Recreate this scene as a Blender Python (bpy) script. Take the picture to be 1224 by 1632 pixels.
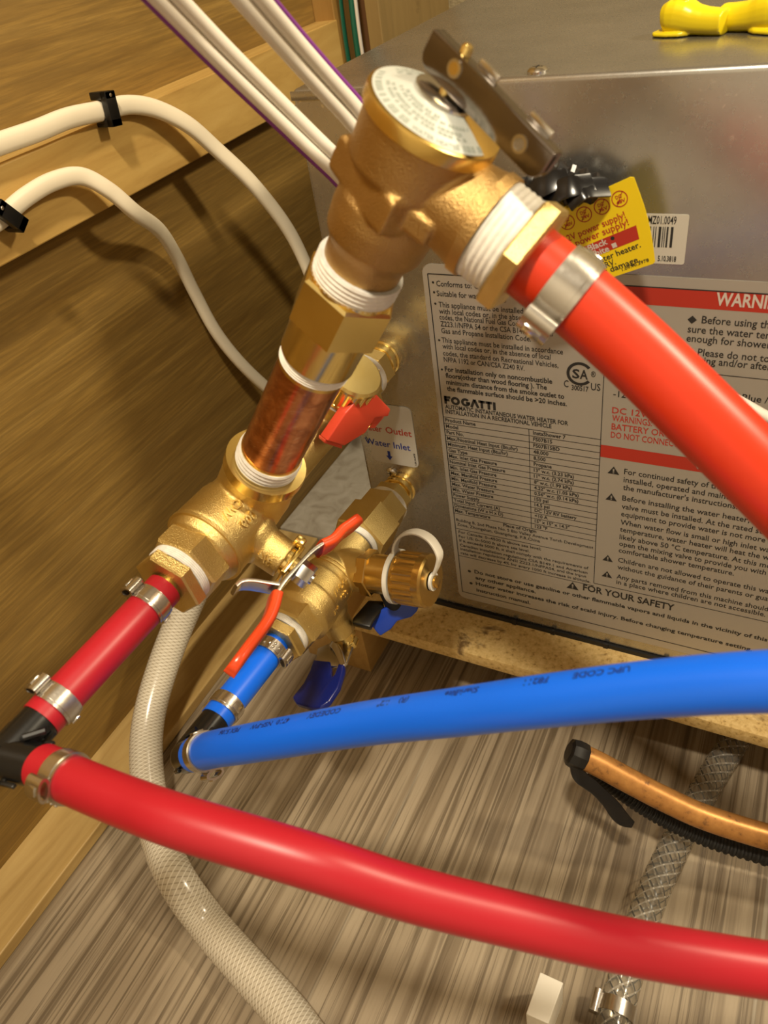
import bpy, bmesh, math, random
from mathutils import Vector as Vec, Matrix

# ------------------------------------------------------------------ camera, light, exposure
for o in list(bpy.data.objects):
    bpy.data.objects.remove(o)
SC = bpy.context.scene
COL = SC.collection
MM = 0.001                                    # every coordinate below is in millimetres
random.seed(4)

CAM_ROT, CAM_POS = [[0.888502, -0.186521, 0.419254], [0.436547, 0.625103, -0.647049], [-0.141389, 0.757928, 0.636831]], (214.84, -319.69, 387.77)
cam_data = bpy.data.cameras.new('camera')
cam = bpy.data.objects.new('camera', cam_data)
COL.objects.link(cam)
SC.camera = cam
m4 = Matrix(CAM_ROT).to_4x4()
m4.translation = Vec(CAM_POS) * MM
cam.matrix_world = m4
cam_data.sensor_fit = 'VERTICAL'
cam_data.sensor_width = 27.0
cam_data.sensor_height = 36.0
cam_data.lens = 1213.93 / 1632 * 36
cam_data.clip_start = 0.005
cam_data.clip_end = 20
cam_data.dof.use_dof = True
cam_data.dof.focus_distance = 0.40
cam_data.dof.aperture_fstop = 17.0

W = bpy.data.worlds.new('world')
SC.world = W
W.use_nodes = True
W.node_tree.nodes['Background'].inputs[0].default_value = (1.0, 0.86, 0.62, 1)
W.node_tree.nodes['Background'].inputs[1].default_value = 0.05

def area(name, loc, target, size, power, col):
    d = bpy.data.lights.new(name, 'AREA')
    d.shape = 'DISK'
    d.size = size
    d.energy = power
    d.color = col
    o = bpy.data.objects.new(name, d)
    COL.objects.link(o)
    o.location = Vec(loc) * MM
    o.rotation_euler = (Vec(target) - Vec(loc)).to_track_quat('-Z', 'Y').to_euler()
    return o

area('ceiling_lamp', (230, -410, 1100), (120, -60, 100), 0.08, 9.4, (1.0, 0.87, 0.66))
area('side_lamp', (670, 110, 800), (0, -60, 100), 0.09, 4.6, (1.0, 0.85, 0.60))

SC.view_settings.view_transform = 'Standard'
SC.view_settings.look = 'None'
SC.view_settings.gamma = 1
SC.view_settings.use_curve_mapping = False
SC.view_settings.exposure = 0.0
SC.cycles.use_denoising = True
SC.cycles.max_bounces = 10
SC.cycles.caustics_reflective = False
SC.cycles.caustics_refractive = False
SC.cycles.sample_clamp_indirect = 4

# ------------------------------------------------------------------ materials
class NT:
    def __init__(s, name):
        s.m = bpy.data.materials.new(name)
        s.m.use_nodes = True
        s.t = s.m.node_tree
        s.p = s.t.nodes['Principled BSDF']
        s.out = s.t.nodes['Material Output']
        s.tc = None
    def n(s, typ, **kw):
        x = s.t.nodes.new(typ)
        for k, v in kw.items():
            if k in ('operation', 'blend_type', 'data_type', 'wave_type', 'bands_direction', 'feature', 'noise_dimensions', 'clamp'):
                setattr(x, k, v)
            else:
                x.inputs[k].default_value = v
        return x
    def l(s, a, b):
        s.t.links.new(a, b)
    def coord(s, scale=(1, 1, 1), kind='Object', rot=(0, 0, 0)):
        if s.tc is None:
            s.tc = s.t.nodes.new('ShaderNodeTexCoord')
        mp = s.t.nodes.new('ShaderNodeMapping')
        mp.inputs['Scale'].default_value = scale
        mp.inputs['Rotation'].default_value = rot
        s.l(s.tc.outputs[kind], mp.inputs[0])
        return mp.outputs[0]
    def noise(s, vec, scale=5, detail=4, rough=.55, dist=0):
        x = s.n('ShaderNodeTexNoise', Scale=scale, Detail=detail, Roughness=rough, Distortion=dist)
        s.l(vec, x.inputs['Vector'])
        return x.outputs['Fac']
    def ramp(s, fac, stops):
        r = s.t.nodes.new('ShaderNodeValToRGB')
        e = r.color_ramp.elements
        while len(e) < len(stops):
            e.new(.5)
        for q, (p, c) in zip(e, stops):
            q.position = p
            q.color = (c[0], c[1], c[2], 1) if isinstance(c, tuple) else (c, c, c, 1)
        s.l(fac, r.inputs[0])
        return r.outputs[0]
    def mix(s, fac, a, b, mode='MIX'):
        x = s.t.nodes.new('ShaderNodeMix')
        x.data_type = 'RGBA'
        x.blend_type = mode
        for v, i in ((fac, 0), (a, 6), (b, 7)):
            if hasattr(v, 'links'):
                s.l(v, x.inputs[i])
            else:
                x.inputs[i].default_value = (v if i == 0 else (v[0], v[1], v[2], 1))
        return x.outputs[2]
    def math(s, op, a, b=0.0):
        x = s.t.nodes.new('ShaderNodeMath')
        x.operation = op
        for v, i in ((a, 0), (b, 1)):
            if hasattr(v, 'links'):
                s.l(v, x.inputs[i])
            else:
                x.inputs[i].default_value = v
        return x.outputs[0]
    def bump(s, h, strength=.3, dist=.0005):
        b = s.n('ShaderNodeBump', Strength=strength, Distance=dist)
        s.l(h, b.inputs['Height'])
        s.l(b.outputs[0], s.p.inputs['Normal'])
    def base(s, col=None, metal=0, rough=.5, **kw):
        if col is not None:
            if hasattr(col, 'links'):
                s.l(col, s.p.inputs['Base Color'])
            else:
                s.p.inputs['Base Color'].default_value = (*col, 1)
        s.p.inputs['Metallic'].default_value = metal
        if hasattr(rough, 'links'):
            s.l(rough, s.p.inputs['Roughness'])
        else:
            s.p.inputs['Roughness'].default_value = rough
        for k, v in kw.items():
            s.p.inputs[k.replace('_', ' ')].default_value = v
        return s.m

def plain(name, col, metal=0, rough=.5, **kw):
    t = NT(name)
    return t.base(col, metal, rough, **kw)

def cast(name, c1, c2, rough, grain=900, strength=.35):
    t = NT(name)
    v = t.coord()
    f = t.noise(v, grain, 3)
    g = t.noise(v, 40, 3)
    t.bump(f, strength, .0006)
    return t.base(t.ramp(g, [(.3, c1), (.7, c2)]), 1, rough)

M = {}
M['brass_cast'] = cast('cast_brass', (.72, .53, .185), (.84, .65, .27), .35, 1900, .5)
M['brass'] = cast('machined_brass', (.81, .60, .20), (.90, .70, .28), .2, 300, .03)
M['brass_dark'] = cast('dull_brass', (.62, .40, .11), (.70, .47, .15), .27, 300, .03)
M['bronze'] = cast('cast_bronze', (.44, .27, .095), (.57, .37, .145), .38, 1800, .55)
M['gold'] = cast('gold_rim', (.72, .48, .12), (.82, .57, .17), .27, 200, .03)

def copper_nipple():
    t = NT('polished_copper')
    v = t.coord((40, 40, 40))
    a = t.noise(v, 3, 5, .6, 1.5)
    s = t.noise(t.coord((300, 300, 2200), rot=(0, .59, 0)), 1, 3)
    c = t.ramp(a, [(.3, (.36, .135, .06)), (.55, (.62, .26, .12)), (.75, (.78, .38, .19))])
    c = t.mix(t.ramp(s, [(.62, 0.0), (.68, .5)]), c, (.85, .6, .42))
    t.bump(s, .10, .0005)
    return t.base(c, 1, .23)
M['copper'] = copper_nipple()

def copper_old():
    t = NT('weathered_copper')
    v = t.coord()
    a = t.noise(v, 180, 5, .65)
    c = t.ramp(a, [(.32, (.22, .11, .045)), (.42, (.46, .215, .062)), (.7, (.58, .29, .085))])
    return t.base(c, .55, .38)
M['copper_old'] = copper_old()

def tape():
    t = NT('thread_seal_tape')
    v = t.coord()
    f = t.noise(v, 260, 3)
    t.bump(f, .25, .0006)
    return t.base(t.ramp(f, [(.3, (.78, .74, .67)), (.6, (.90, .87, .80))]), 0, .45)
M['tape'] = tape()
M['pex_red'] = plain('red_tubing', (.43, .010, .022), 0, .38)
M['pex_orange'] = plain('orange_red_tubing', (.66, .032, .004), 0, .36)
M['pex_blue'] = plain('blue_tubing', (.003, .145, .93), 0, .33)
M['vinyl_orange'] = plain('orange_vinyl', (.82, .075, .018), 0, .25)
M['vinyl_blue'] = plain('dark_blue_vinyl', (.004, .012, .13), 0, .2)
M['plastic_red'] = plain('red_plastic', (.70, .065, .03), 0, .38)
M['plastic_blue'] = plain('blue_plastic', (.008, .05, .42), 0, .33)
M['plastic_black'] = plain('black_plastic', (.006, .006, .006), 0, .28)
M['black_matte'] = plain('black_rubber', (.008, .008, .008), 0, .6)
M['tape_black'] = plain('black_electrical_tape', (.006, .006, .007), 0, .22)
M['ink'] = plain('black_ink', (.018, .017, .017), 0, .6)
M['ink_blue'] = plain('blue_ink', (.01, .03, .30), 0, .6)
M['ink_red'] = plain('red_ink', (.45, .03, .015), 0, .55)
M['ink_print'] = plain('dark_blue_print', (.006, .02, .16), 0, .5)
M['ink_faint'] = plain('grey_green_print', (.34, .37, .32), 0, .5)
M['white_ink'] = plain('white_ink', (.62, .55, .5), 0, .5)
M['white_plastic'] = plain('white_plastic', (.82, .78, .68), 0, .4)
M['cable_white'] = plain('cream_cable_jacket', (.80, .71, .54), 0, .42)
M['wire_white'] = plain('white_wire_insulation', (.86, .80, .70), 0, .4)
M['purple'] = plain('purple_stripe', (.22, .04, .28), 0, .4)
M['green'] = plain('green_insulation', (.012, .13, .075), 0, .35)
M['yellow'] = plain('yellow_vinyl', (.83, .66, .012), 0, .32)
M['tag'] = plain('yellow_card', (.86, .64, .008), 0, .4)
M['sticker'] = plain('white_sticker', (.60, .57, .50), 0, .45)
M['disc_label'] = plain('silver_white_label', (.62, .65, .60), .25, .38)
M['chrome'] = cast('bright_steel', (.60, .58, .54), (.72, .70, .66), .2, 100, .03)
M['steel'] = cast('brushed_steel', (.50, .47, .42), (.64, .61, .56), .26, 400, .1)
M['zinc'] = cast('zinc_plate', (.19, .165, .15), (.27, .24, .22), .14, 400, .04)  # base darkened to stand in for the dark surroundings the lever mirrors
M['foil'] = plain('silver_label_film', (.46, .43, .385), .4, .42)

def galvanised():
    t = NT('galvanised_sheet')
    a = t.noise(t.coord((500, 500, 500)), 1, 3)
    b = t.noise(t.coord((30, 30, 30)), 1, 3)
    sc = t.noise(t.coord((120, 420, 120), rot=(0, 0, .7)), 1, 2, .5, 2)
    sc2 = t.noise(t.coord((25, 25, 25)), 1, 2)
    c = t.ramp(b, [(.3, (.41, .405, .385)), (.7, (.51, .50, .475))])
    k = t.math('MULTIPLY', t.ramp(sc, [(.70, 0.0), (.73, 1.0)]), t.ramp(sc2, [(.55, 0.0), (.62, .5)]))
    c = t.mix(k, c, (.8, .78, .7))
    r = t.ramp(a, [(.3, .25), (.7, .28)])
    t.bump(a, .012, .0003)
    return t.base(c, .90, r)
M['galv'] = galvanised()

def plywood():
    t = NT('stained_plywood')
    a = t.noise(t.coord((90, 5, 70)), 1, 6, .6, .6)
    b = t.noise(t.coord((700, 24, 620)), 1, 4, .6)
    k = t.noise(t.coord((9, 4, 9)), 1, 3)
    c = t.ramp(a, [(.3, (.185, .10, .019)), (.5, (.28, .165, .036)), (.72, (.355, .22, .056))])
    c = t.mix(t.ramp(b, [(.42, .0), (.34, .0), (.62, .55)]), c, (.11, .062, .016))
    c = t.mix(t.ramp(k, [(.3, .0), (.8, .35)]), c, (.36, .225, .06))
    t.bump(b, .12, .0006)
    return t.base(c, 0, .52)
M['ply'] = plywood()

def pine(name, c1, c2, c3, sc=(110, 7, 60)):
    t = NT(name)
    a = t.noise(t.coord(sc), 1, 5, .55, 1.2)
    b = t.noise(t.coord((500, 420, 500)), 1, 3)
    k = t.noise(t.coord((22, 14, 22)), 1, 3, .6, .8)
    c = t.ramp(a, [(.28, c1), (.5, c2), (.75, c3)])
    c = t.mix(t.ramp(k, [(.66, 0.0), (.74, .75)]), c, (c1[0] * .4, c1[1] * .32, c1[2] * .25))
    t.bump(b, .1, .0008)
    return t.base(c, 0, .5)
M['pine'] = pine('pine_batten', (.40, .235, .06), (.52, .33, .095), (.60, .40, .13))
M['pine_floor'] = pine('rough_pine', (.34, .21, .065), (.48, .32, .115), (.58, .41, .165), (60, 8, 60))
M['pine_block'] = pine('pine_block', (.40, .23, .065), (.47, .28, .085), (.53, .33, .11))
M['grey_wood'] = pine('grey_weathered_wood', (.30, .26, .195), (.40, .36, .285), (.48, .44, .36), (60, 60, 60))
M['post'] = pine('orange_pine_post', (.26, .14, .03), (.34, .19, .05), (.38, .22, .06), (80, 80, 6))
M['post_grey'] = pine('tan_post', (.23, .155, .055), (.27, .18, .065), (.30, .205, .075), (80, 80, 6))
M['post_red'] = pine('red_brown_panel', (.15, .065, .022), (.18, .08, .028), (.20, .09, .03), (80, 80, 6))

def particle():
    t = NT('particle_board')
    a = t.noise(t.coord(), 330, 4, .7)
    k = t.noise(t.coord((26, 40, 26)), 1, 4, .65, .7)
    c = t.ramp(a, [(.3, (.30, .17, .05)), (.43, (.62, .42, .15)), (.7, (.78, .58, .26))])
    c = t.mix(t.ramp(k, [(.60, 0.0), (.68, .8)]), c, (.10, .045, .012))
    t.bump(a, .3, .0008)
    return t.base(c, 0, .65)
M['osb'] = particle()

def vinyl_floor():
    t = NT('striped_vinyl_plank')
    a = t.noise(t.coord((95, 1.3, 1)), 1, 3, .6, .3)
    b = t.noise(t.coord((300, 5, 1)), 1, 4, .65, .5)
    d = t.noise(t.coord((900, 40, 1)), 1, 4, .7)
    g = t.noise(t.coord((16, 1.2, 1)), 1, 2)
    w = t.noise(t.coord((75, .8, 1)), 1.3, 1)
    c = t.ramp(g, [(.3, (.28, .22, .145)), (.7, (.42, .345, .245))])
    c = t.mix(t.ramp(a, [(.48, 0.0), (.60, .60)]), c, (.13, .09, .05))
    c = t.mix(t.ramp(b, [(.50, 0.0), (.60, .70)]), c, (.085, .058, .032))
    c = t.mix(t.ramp(d, [(.50, 0.0), (.72, .2)]), c, (.16, .11, .06))
    c = t.mix(t.ramp(w, [(.67, 0.0), (.70, .5)]), c, (.5, .46, .37))
    t.bump(b, .06, .0005)
    return t.base(c, 0, .38)
M['floor'] = vinyl_floor()

def wallpaper():
    t = NT('woven_wallpaper')
    a = t.noise(t.coord((250, 250, 1300)), 1, 2)
    b = t.noise(t.coord((1300, 1300, 250)), 1, 2)
    f = t.math('ADD', a, b)
    c = t.ramp(t.math('MULTIPLY', f, .5), [(.4, (.20, .155, .08)), (.6, (.40, .33, .20))])
    t.bump(f, .3, .0005)
    return t.base(c, 0, .7)
M['wallpaper'] = wallpaper()
M['paint'] = plain('pale_paint', (.46, .42, .36), 0, .7)
M['paint_front'] = plain('white_bounce_paint', (.84, .82, .76), 0, .6)  # unseen front wall, made extra pale to brighten reflections in the casing
M['ceiling'] = plain('ceiling_paint', (.62, .58, .5), 0, .7)

def braid(name, base, thread, dark, clear):
    t = NT(name)
    uv = t.coord((1, 1, 1), 'UV')
    sep = t.t.nodes.new('ShaderNodeSeparateXYZ')
    t.l(uv, sep.inputs[0])
    def lines(sign, off=0.0):
        a = t.math('MULTIPLY', sep.outputs[0], 6.2832 * (1.35 if clear else 4.0))
        b = t.math('MULTIPLY', sep.outputs[1], sign * 6.2832 * (7 if clear else 11))
        return t.math('SINE', t.math('ADD', t.math('ADD', a, b), off))
    lo = .91 if clear else .80
    s1 = t.ramp(t.math('ADD', t.math('MULTIPLY', lines(1), .5), .5), [(lo, 0.0), (lo + .03 if clear else .93, 1.0)])
    s2 = t.ramp(t.math('ADD', t.math('MULTIPLY', lines(-1), .5), .5), [(lo, 0.0), (lo + .03 if clear else .93, 1.0)])
    c = t.mix(t.math('MULTIPLY', s1, .85), base, dark)
    c = t.mix(t.math('MULTIPLY', s2, .85), c, thread)
    t.base(c, 0, .22)
    t.p.inputs['Coat Weight'].default_value = .3
    if clear:
        tr = t.t.nodes.new('ShaderNodeBsdfTransparent')
        tr.inputs[0].default_value = (.93, .91, .86, 1)
        mx = t.t.nodes.new('ShaderNodeMixShader')
        t.l(t.math('MAXIMUM', t.math('MAXIMUM', s1, t.math('MULTIPLY', s2, .45)), .16), mx.inputs[0])
        t.l(tr.outputs[0], mx.inputs[1])
        t.l(t.p.outputs[0], mx.inputs[2])
        t.l(mx.outputs[0], t.out.inputs[0])
    return t.m
M['hose'] = braid('woven_hose_wall', (.58, .52, .41), (.80, .75, .64), (.36, .31, .23), False)
M['hose_clear'] = braid('clear_braided_hose', (.6, .57, .5), (.5, .47, .41), (.006, .006, .006), True)

# ------------------------------------------------------------------ geometry helpers (all in mm)
def V(p):
    return p if isinstance(p, Vec) else Vec(p)

def frame(ax, hint=None):
    z = V(ax).normalized()
    h = V(hint) if hint is not None else (Vec((0, 0, 1)) if abs(z.z) < .9 else Vec((1, 0, 0)))
    x = (h - z * h.dot(z)).normalized()
    return x, z.cross(x), z

def ring_faces(bm, rings, cap0=True, cap1=True, closed=False):
    out = []
    k = len(rings)
    for i in range(k if closed else k - 1):
        a, b = rings[i], rings[(i + 1) % k]
        n = len(a)
        for j in range(n):
            out.append((bm.faces.new((a[j], a[(j + 1) % n], b[(j + 1) % n], b[j])), i, j))
    if not closed:
        if cap0:
            bm.faces.new(list(reversed(rings[0])))
        if cap1:
            bm.faces.new(rings[-1])
    return out

def lathe(bm, o, ax, prof, seg=40, hint=None, caps=True):
    o = V(o)
    x, y, z = frame(ax, hint)
    rings = []
    for h, r in prof:
        r = max(r, .01)
        rings.append([bm.verts.new(o + z * h + (x * math.cos(2 * math.pi * j / seg) + y * math.sin(2 * math.pi * j / seg)) * r) for j in range(seg)])
    ring_faces(bm, rings, caps, caps)

def annulus(bm, o, ax, h0, h1, r0, r1, seg=48):
    o = V(o)
    x, y, z = frame(ax)
    rings = []
    for h, r in ((h0, r0), (h0, r1), (h1, r1), (h1, r0)):
        rings.append([bm.verts.new(o + z * h + (x * math.cos(2 * math.pi * j / seg) + y * math.sin(2 * math.pi * j / seg)) * r) for j in range(seg)])
    ring_faces(bm, rings, closed=True)

def hexa(bm, o, ax, h0, h1, af, rot=0.0, ch=.7, n=6, hint=None):
    o = V(o)
    x, y, z = frame(ax, hint)
    R = af / 2 / math.cos(math.pi / n)
    rings = []
    for h, r in ((h0, R * .94), (h0 + ch, R), (h1 - ch, R), (h1, R * .94)):
        rings.append([bm.verts.new(o + z * h + (x * math.cos(rot + 2 * math.pi * j / n) + y * math.sin(rot + 2 * math.pi * j / n)) * r) for j in range(n)])
    ring_faces(bm, rings)

def box(bm, lo, hi, bev=0.0, axes=None, org=None, seg=2):
    lo, hi = V(lo), V(hi)
    vs = []
    for i in range(8):
        p = Vec((hi.x if i & 1 else lo.x, hi.y if i & 2 else lo.y, hi.z if i & 4 else lo.z))
        if axes:
            p = V(org) + axes[0] * p.x + axes[1] * p.y + axes[2] * p.z
        vs.append(bm.verts.new(p))
    fs = [bm.faces.new([vs[k] for k in q]) for q in ((0, 2, 3, 1), (4, 5, 7, 6), (0, 1, 5, 4), (2, 6, 7, 3), (0, 4, 6, 2), (1, 3, 7, 5))]
    if bev:
        es = {e for f in fs for e in f.edges}
        bmesh.ops.bevel(bm, geom=list(es), offset=bev, segments=seg, affect='EDGES', profile=.5)

def spline(pts, n=8):
    P = [V(p) for p in pts]
    if len(P) < 3:
        return [P[0].lerp(P[-1], i / n) for i in range(n + 1)]
    P = [P[0] * 2 - P[1]] + P + [P[-1] * 2 - P[-2]]
    out = []
    for i in range(1, len(P) - 2):
        p0, p1, p2, p3 = P[i - 1:i + 3]
        for k in range(n):
            t = k / n
            out.append(.5 * ((2 * p1) + (p2 - p0) * t + (2 * p0 - 5 * p1 + 4 * p2 - p3) * t * t + (3 * p1 - p0 - 3 * p2 + p3) * t ** 3))
    out.append(P[-2])
    return out

def frames(path, hint=None):
    fr = []
    up = None
    for i, p in enumerate(path):
        t = (path[min(i + 1, len(path) - 1)] - path[max(i - 1, 0)]).normalized()
        if hint is not None:
            u = V(hint)
        else:
            u = up if up is not None else (Vec((0, 0, 1)) if abs(t.z) < .9 else Vec((1, 0, 0)))
        u = (u - t * u.dot(t)).normalized()
        up = u
        fr.append((p, t, u, t.cross(u)))
    return fr

def sweep(bm, path, w, t=None, seg=16, hint=None, power=1.0, caps=True, uvs=None):
    """tube along path: half-width w (across hint), half-thickness t (along hint); numbers or one per point"""
    fr = frames(path, hint)
    n = len(fr)
    get = lambda q, i: q[i] if isinstance(q, (list, tuple)) else q
    rings = []
    S = [0.0]
    for i in range(1, n):
        S.append(S[-1] + (path[i] - path[i - 1]).length)
    for i, (p, tg, u, b) in enumerate(fr):
        wi = get(w, i)
        ti = get(t, i) if t is not None else wi
        ring = []
        for j in range(seg):
            a = 2 * math.pi * j / seg
            c, s = math.cos(a), math.sin(a)
            c = math.copysign(abs(c) ** power, c)
            s = math.copysign(abs(s) ** power, s)
            ring.append(bm.verts.new(p + u * (c * ti) + b * (s * wi)))
        rings.append(ring)
    fs = ring_faces(bm, rings, caps, caps)
    if uvs:
        lay = bm.loops.layers.uv.verify()
        for f, i, j in fs:
            for lp, (ii, jj) in zip(f.loops, ((i, j), (i, j + 1), (i + 1, j + 1), (i + 1, j))):
                lp[lay].uv = (S[ii] / 10.0, jj / seg)

def prism(bm, pts, nrm, th, bev=.6, seg=3):
    """outline pts extruded by th along -nrm with rounded edges"""
    nv = V(nrm).normalized()
    a = [bm.verts.new(V(p)) for p in pts]
    b = [bm.verts.new(V(p) - nv * th) for p in pts]
    n = len(a)
    fs = [bm.faces.new(a), bm.faces.new(list(reversed(b)))]
    for i in range(n):
        fs.append(bm.faces.new((a[i], b[i], b[(i + 1) % n], a[(i + 1) % n])))
    bmesh.ops.recalc_face_normals(bm, faces=fs)
    if bev:
        bmesh.ops.bevel(bm, geom=list({e for f in fs for e in f.edges}), offset=bev, segments=seg, affect='EDGES', profile=.5)

def mk(name, bm, mat, parent=None, smooth=38, remesh=0.0, soft=0):
    """link one mesh object; its origin is the middle of its bounds"""
    bmesh.ops.recalc_face_normals(bm, faces=bm.faces[:])
    lo = Vec([min(v.co[k] for v in bm.verts) for k in range(3)])
    hi = Vec([max(v.co[k] for v in bm.verts) for k in range(3)])
    c = (lo + hi) / 2
    for v in bm.verts:
        v.co = (v.co - c) * MM
    me = bpy.data.meshes.new(name)
    bm.to_mesh(me)
    bm.free()
    o = bpy.data.objects.new(name, me)
    COL.objects.link(o)
    me.materials.append(M[mat])
    if smooth:
        me.polygons.foreach_set('use_smooth', [True] * len(me.polygons))
        me.set_sharp_from_angle(angle=math.radians(smooth))
    o.location = c * MM
    if parent:
        o.parent = parent
        # parents are only ever moved, never turned, when this is used
        off = parent.location.copy()
        q = parent.parent
        while q:
            off += q.location
            q = q.parent
        o.location = c * MM - off
    if remesh:
        r = o.modifiers.new('remesh', 'REMESH')
        r.mode = 'VOXEL'
        r.voxel_size = remesh * MM
        r.use_smooth_shade = True
        if soft:
            s = o.modifiers.new('smooth', 'SMOOTH')
            s.iterations = soft
            s.factor = .5
    return o

def tag(o, label, cat=None, group=None, kind=None):
    if label:
        o['label'] = label
    if cat:
        o['category'] = cat
    if group:
        o['group'] = group
    if kind:
        o['kind'] = kind
    return o

def thing(name, label, cat, loc, group=None):
    o = bpy.data.objects.new(name, None)
    COL.objects.link(o)
    o.empty_display_size = .01
    o.location = V(loc) * MM
    return tag(o, label, cat, group)

def part(name, mat, parent, fn, *a, smooth=38, remesh=0.0, soft=0, label=None, **kw):
    bm = bmesh.new()
    fn(bm, *a, **kw)
    o = mk(name, bm, mat, parent, smooth, remesh, soft)
    if label:
        o['label'] = label
    return o

def solo(name, mat, label, cat, fn, *a, group=None, smooth=38, remesh=0.0, soft=0, **kw):
    bm = bmesh.new()
    fn(bm, *a, **kw)
    return tag(mk(name, bm, mat, None, smooth, remesh, soft), label, cat, group)

def struct(name, mat, fn, *a, smooth=0, **kw):
    bm = bmesh.new()
    fn(bm, *a, **kw)
    return tag(mk(name, bm, mat, None, smooth), None, None, None, 'structure')

def many(fns):
    def f(bm):
        for g in fns:
            g(bm)
    return f

# ---- lettering: outlines of Blender's own font, flat or bent over a round surface
_txt = {}
def glyphs(s, bold=False, res=2):
    key = (s, bold)
    if key not in _txt:
        cu = bpy.data.curves.new('t', 'FONT')
        cu.body = s
        cu.size = 1
        cu.resolution_u = res
        cu.offset = .024 if bold else .011
        ob = bpy.data.objects.new('t', cu)
        COL.objects.link(ob)
        bpy.context.view_layer.update()
        me = bpy.data.meshes.new_from_object(ob.evaluated_get(bpy.context.evaluated_depsgraph_get()))
        vs = [v.co.xy.copy() for v in me.vertices]
        fs = [tuple(p.vertices) for p in me.polygons]
        bpy.data.objects.remove(ob)
        bpy.data.curves.remove(cu)
        bpy.data.meshes.remove(me)
        x0 = min((v.x for v in vs), default=0)
        x1 = max((v.x for v in vs), default=1)
        _txt[key] = (vs, fs, x0, x1)
    return _txt[key]

def letters(bm, s, fn, bold=False):
    vs, fs, x0, x1 = glyphs(s, bold)
    bv = [bm.verts.new(fn(v)) for v in vs]
    for f in fs:
        try:
            bm.faces.new([bv[k] for k in f])
        except ValueError:
            pass

def text_line(bm, s, p0, p1, size, up, bold=False, lift=None, ratio=None):
    """text from p0; stretched to reach p1 when p1 is given. returns the width ratio used"""
    p0 = V(p0)
    vs, fs, x0, x1 = glyphs(s, bold)
    u = V(up).normalized()
    if p1 is not None:
        d = V(p1) - p0
        wdt = d.length
        d.normalize()
        rx = wdt / ((x1 - x0) * size)
    else:
        d, rx = ratio
    off = V(lift) if lift is not None else Vec((0, 0, 0))
    letters(bm, s, lambda v: p0 + off + d * ((v.x - x0) * size * rx) + u * (v.y * size), bold)
    return rx

def quad(bm, pts):
    bm.faces.new([bm.verts.new(V(p)) for p in pts])

def bar(bm, p, q, w, nrm):
    """flat stroke from p to q, w wide, in the plane whose normal is nrm"""
    p, q = V(p), V(q)
    s = (q - p).normalized().cross(V(nrm).normalized()) * (w / 2)
    quad(bm, (p - s, q - s, q + s, p + s))

def flat_ring(bm, c, x, y, r0, r1, a0=0.0, a1=2 * math.pi, seg=40):
    c, x, y = V(c), V(x), V(y)
    pr = None
    for i in range(seg + 1):
        a = a0 + (a1 - a0) * i / seg
        d = x * math.cos(a) + y * math.sin(a)
        cur = (bm.verts.new(c + d * r0), bm.verts.new(c + d * r1))
        if pr:
            bm.faces.new((pr[0], pr[1], cur[1], cur[0]))
        pr = cur

def rrect(x0, x1, z0, z1, r, y, n=6):
    out = []
    for cx, cz, a in ((x1 - r, z1 - r, 0), (x0 + r, z1 - r, 90), (x0 + r, z0 + r, 180), (x1 - r, z0 + r, 270)):
        for k in range(n + 1):
            t = math.radians(a + 90 * k / n)
            out.append((cx + r * math.cos(t), y, cz + r * math.sin(t)))
    return out

# ------------------------------------------------------------------ the setting
struct('floor', 'floor', box, (-180, -820, -72), (760, 440, -60))
struct('wall_left', 'ply', box, (-175, -820, -60), (-157, 440, 1150))
struct('wall_back', 'wallpaper', box, (-157, 420, -60), (760, 440, 1150))
struct('wall_right', 'paint', box, (740, -820, -60), (760, 420, 1150))
struct('wall_front', 'paint_front', box, (-157, -840, -60), (740, -820, 1150))
struct('ceiling', 'ceiling', box, (-175, -840, 1150), (760, 440, 1165))
struct('trim_1', 'pine', box, (-157, -640, 265), (-138, 288, 306), .8)
struct('trim_2', 'pine_floor', box, (-157, -640, -60), (-116, 77, -51), .8)
PX = lambda p: p[0]
struct('trim_3', 'post', box, (-157, 286, -60), (PX((-138.8, 285, 294.27)), 420, 1150), .6)
struct('trim_4', 'post_red', box, (PX((-138.8, 285, 294.27)), 330, -60), (PX((-111.24, 285, 300.81)), 345, 1150), .3)
struct('trim_5', 'post_grey', box, (PX((-111.24, 285, 300.81)), 286, -60), (PX((-99.45, 285, 299.99)), 420, 1150), .6)

# wires standing in the gap between the two posts
def back_wire(px, mat, r, label, group, dx=0.0):
    pts = [(px[0] + dx * k, 300 + 3 * math.sin(k * 1.7), z) for k, z in enumerate((60, 150, 220, 290, 340, 400, 520))]
    solo('hanging_wire', mat, label, 'wire', lambda bm: sweep(bm, spline(pts, 5), r, seg=10), group=group)
back_wire((-147.06, 300, 283.08), 'wire_white', 1.7, 'white wire running up against the orange wooden post behind the heater', 'wires between the posts', -.6)
back_wire((-136.93, 300, 286.89), 'green', 2.6, 'thicker green wire hanging between the posts, nearer the orange post', 'wires between the posts', -.8)
back_wire((-127.81, 300, 286.33), 'green', 2.3, 'slimmer green wire hanging beside the tan post behind the heater', 'wires between the posts', -.4)
back_wire((-121.95, 300, 290.29), 'wire_white', 1.5, 'white wire touching the tan post behind the heater', 'wires between the posts', -1.0)

# plank and block that carry the heater
solo('particle_board', 'osb', 'stained particle board shelf under the metal water heater', 'board',
     box, (-14, -34, -13), (420, 380, -3.2), .5)
solo('wood_block', 'pine_block', 'small pine block propping the particle board, next to the blue lever', 'block',
     box, (-62, -33, -60), (-8, 36, -13.2), .5)
solo('grey_board', 'grey_wood', 'grey weathered board lying between the left wall and the heater', 'board',
     box, (-156.5, 78, -60), (-22, 400, -50), .5)

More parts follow.
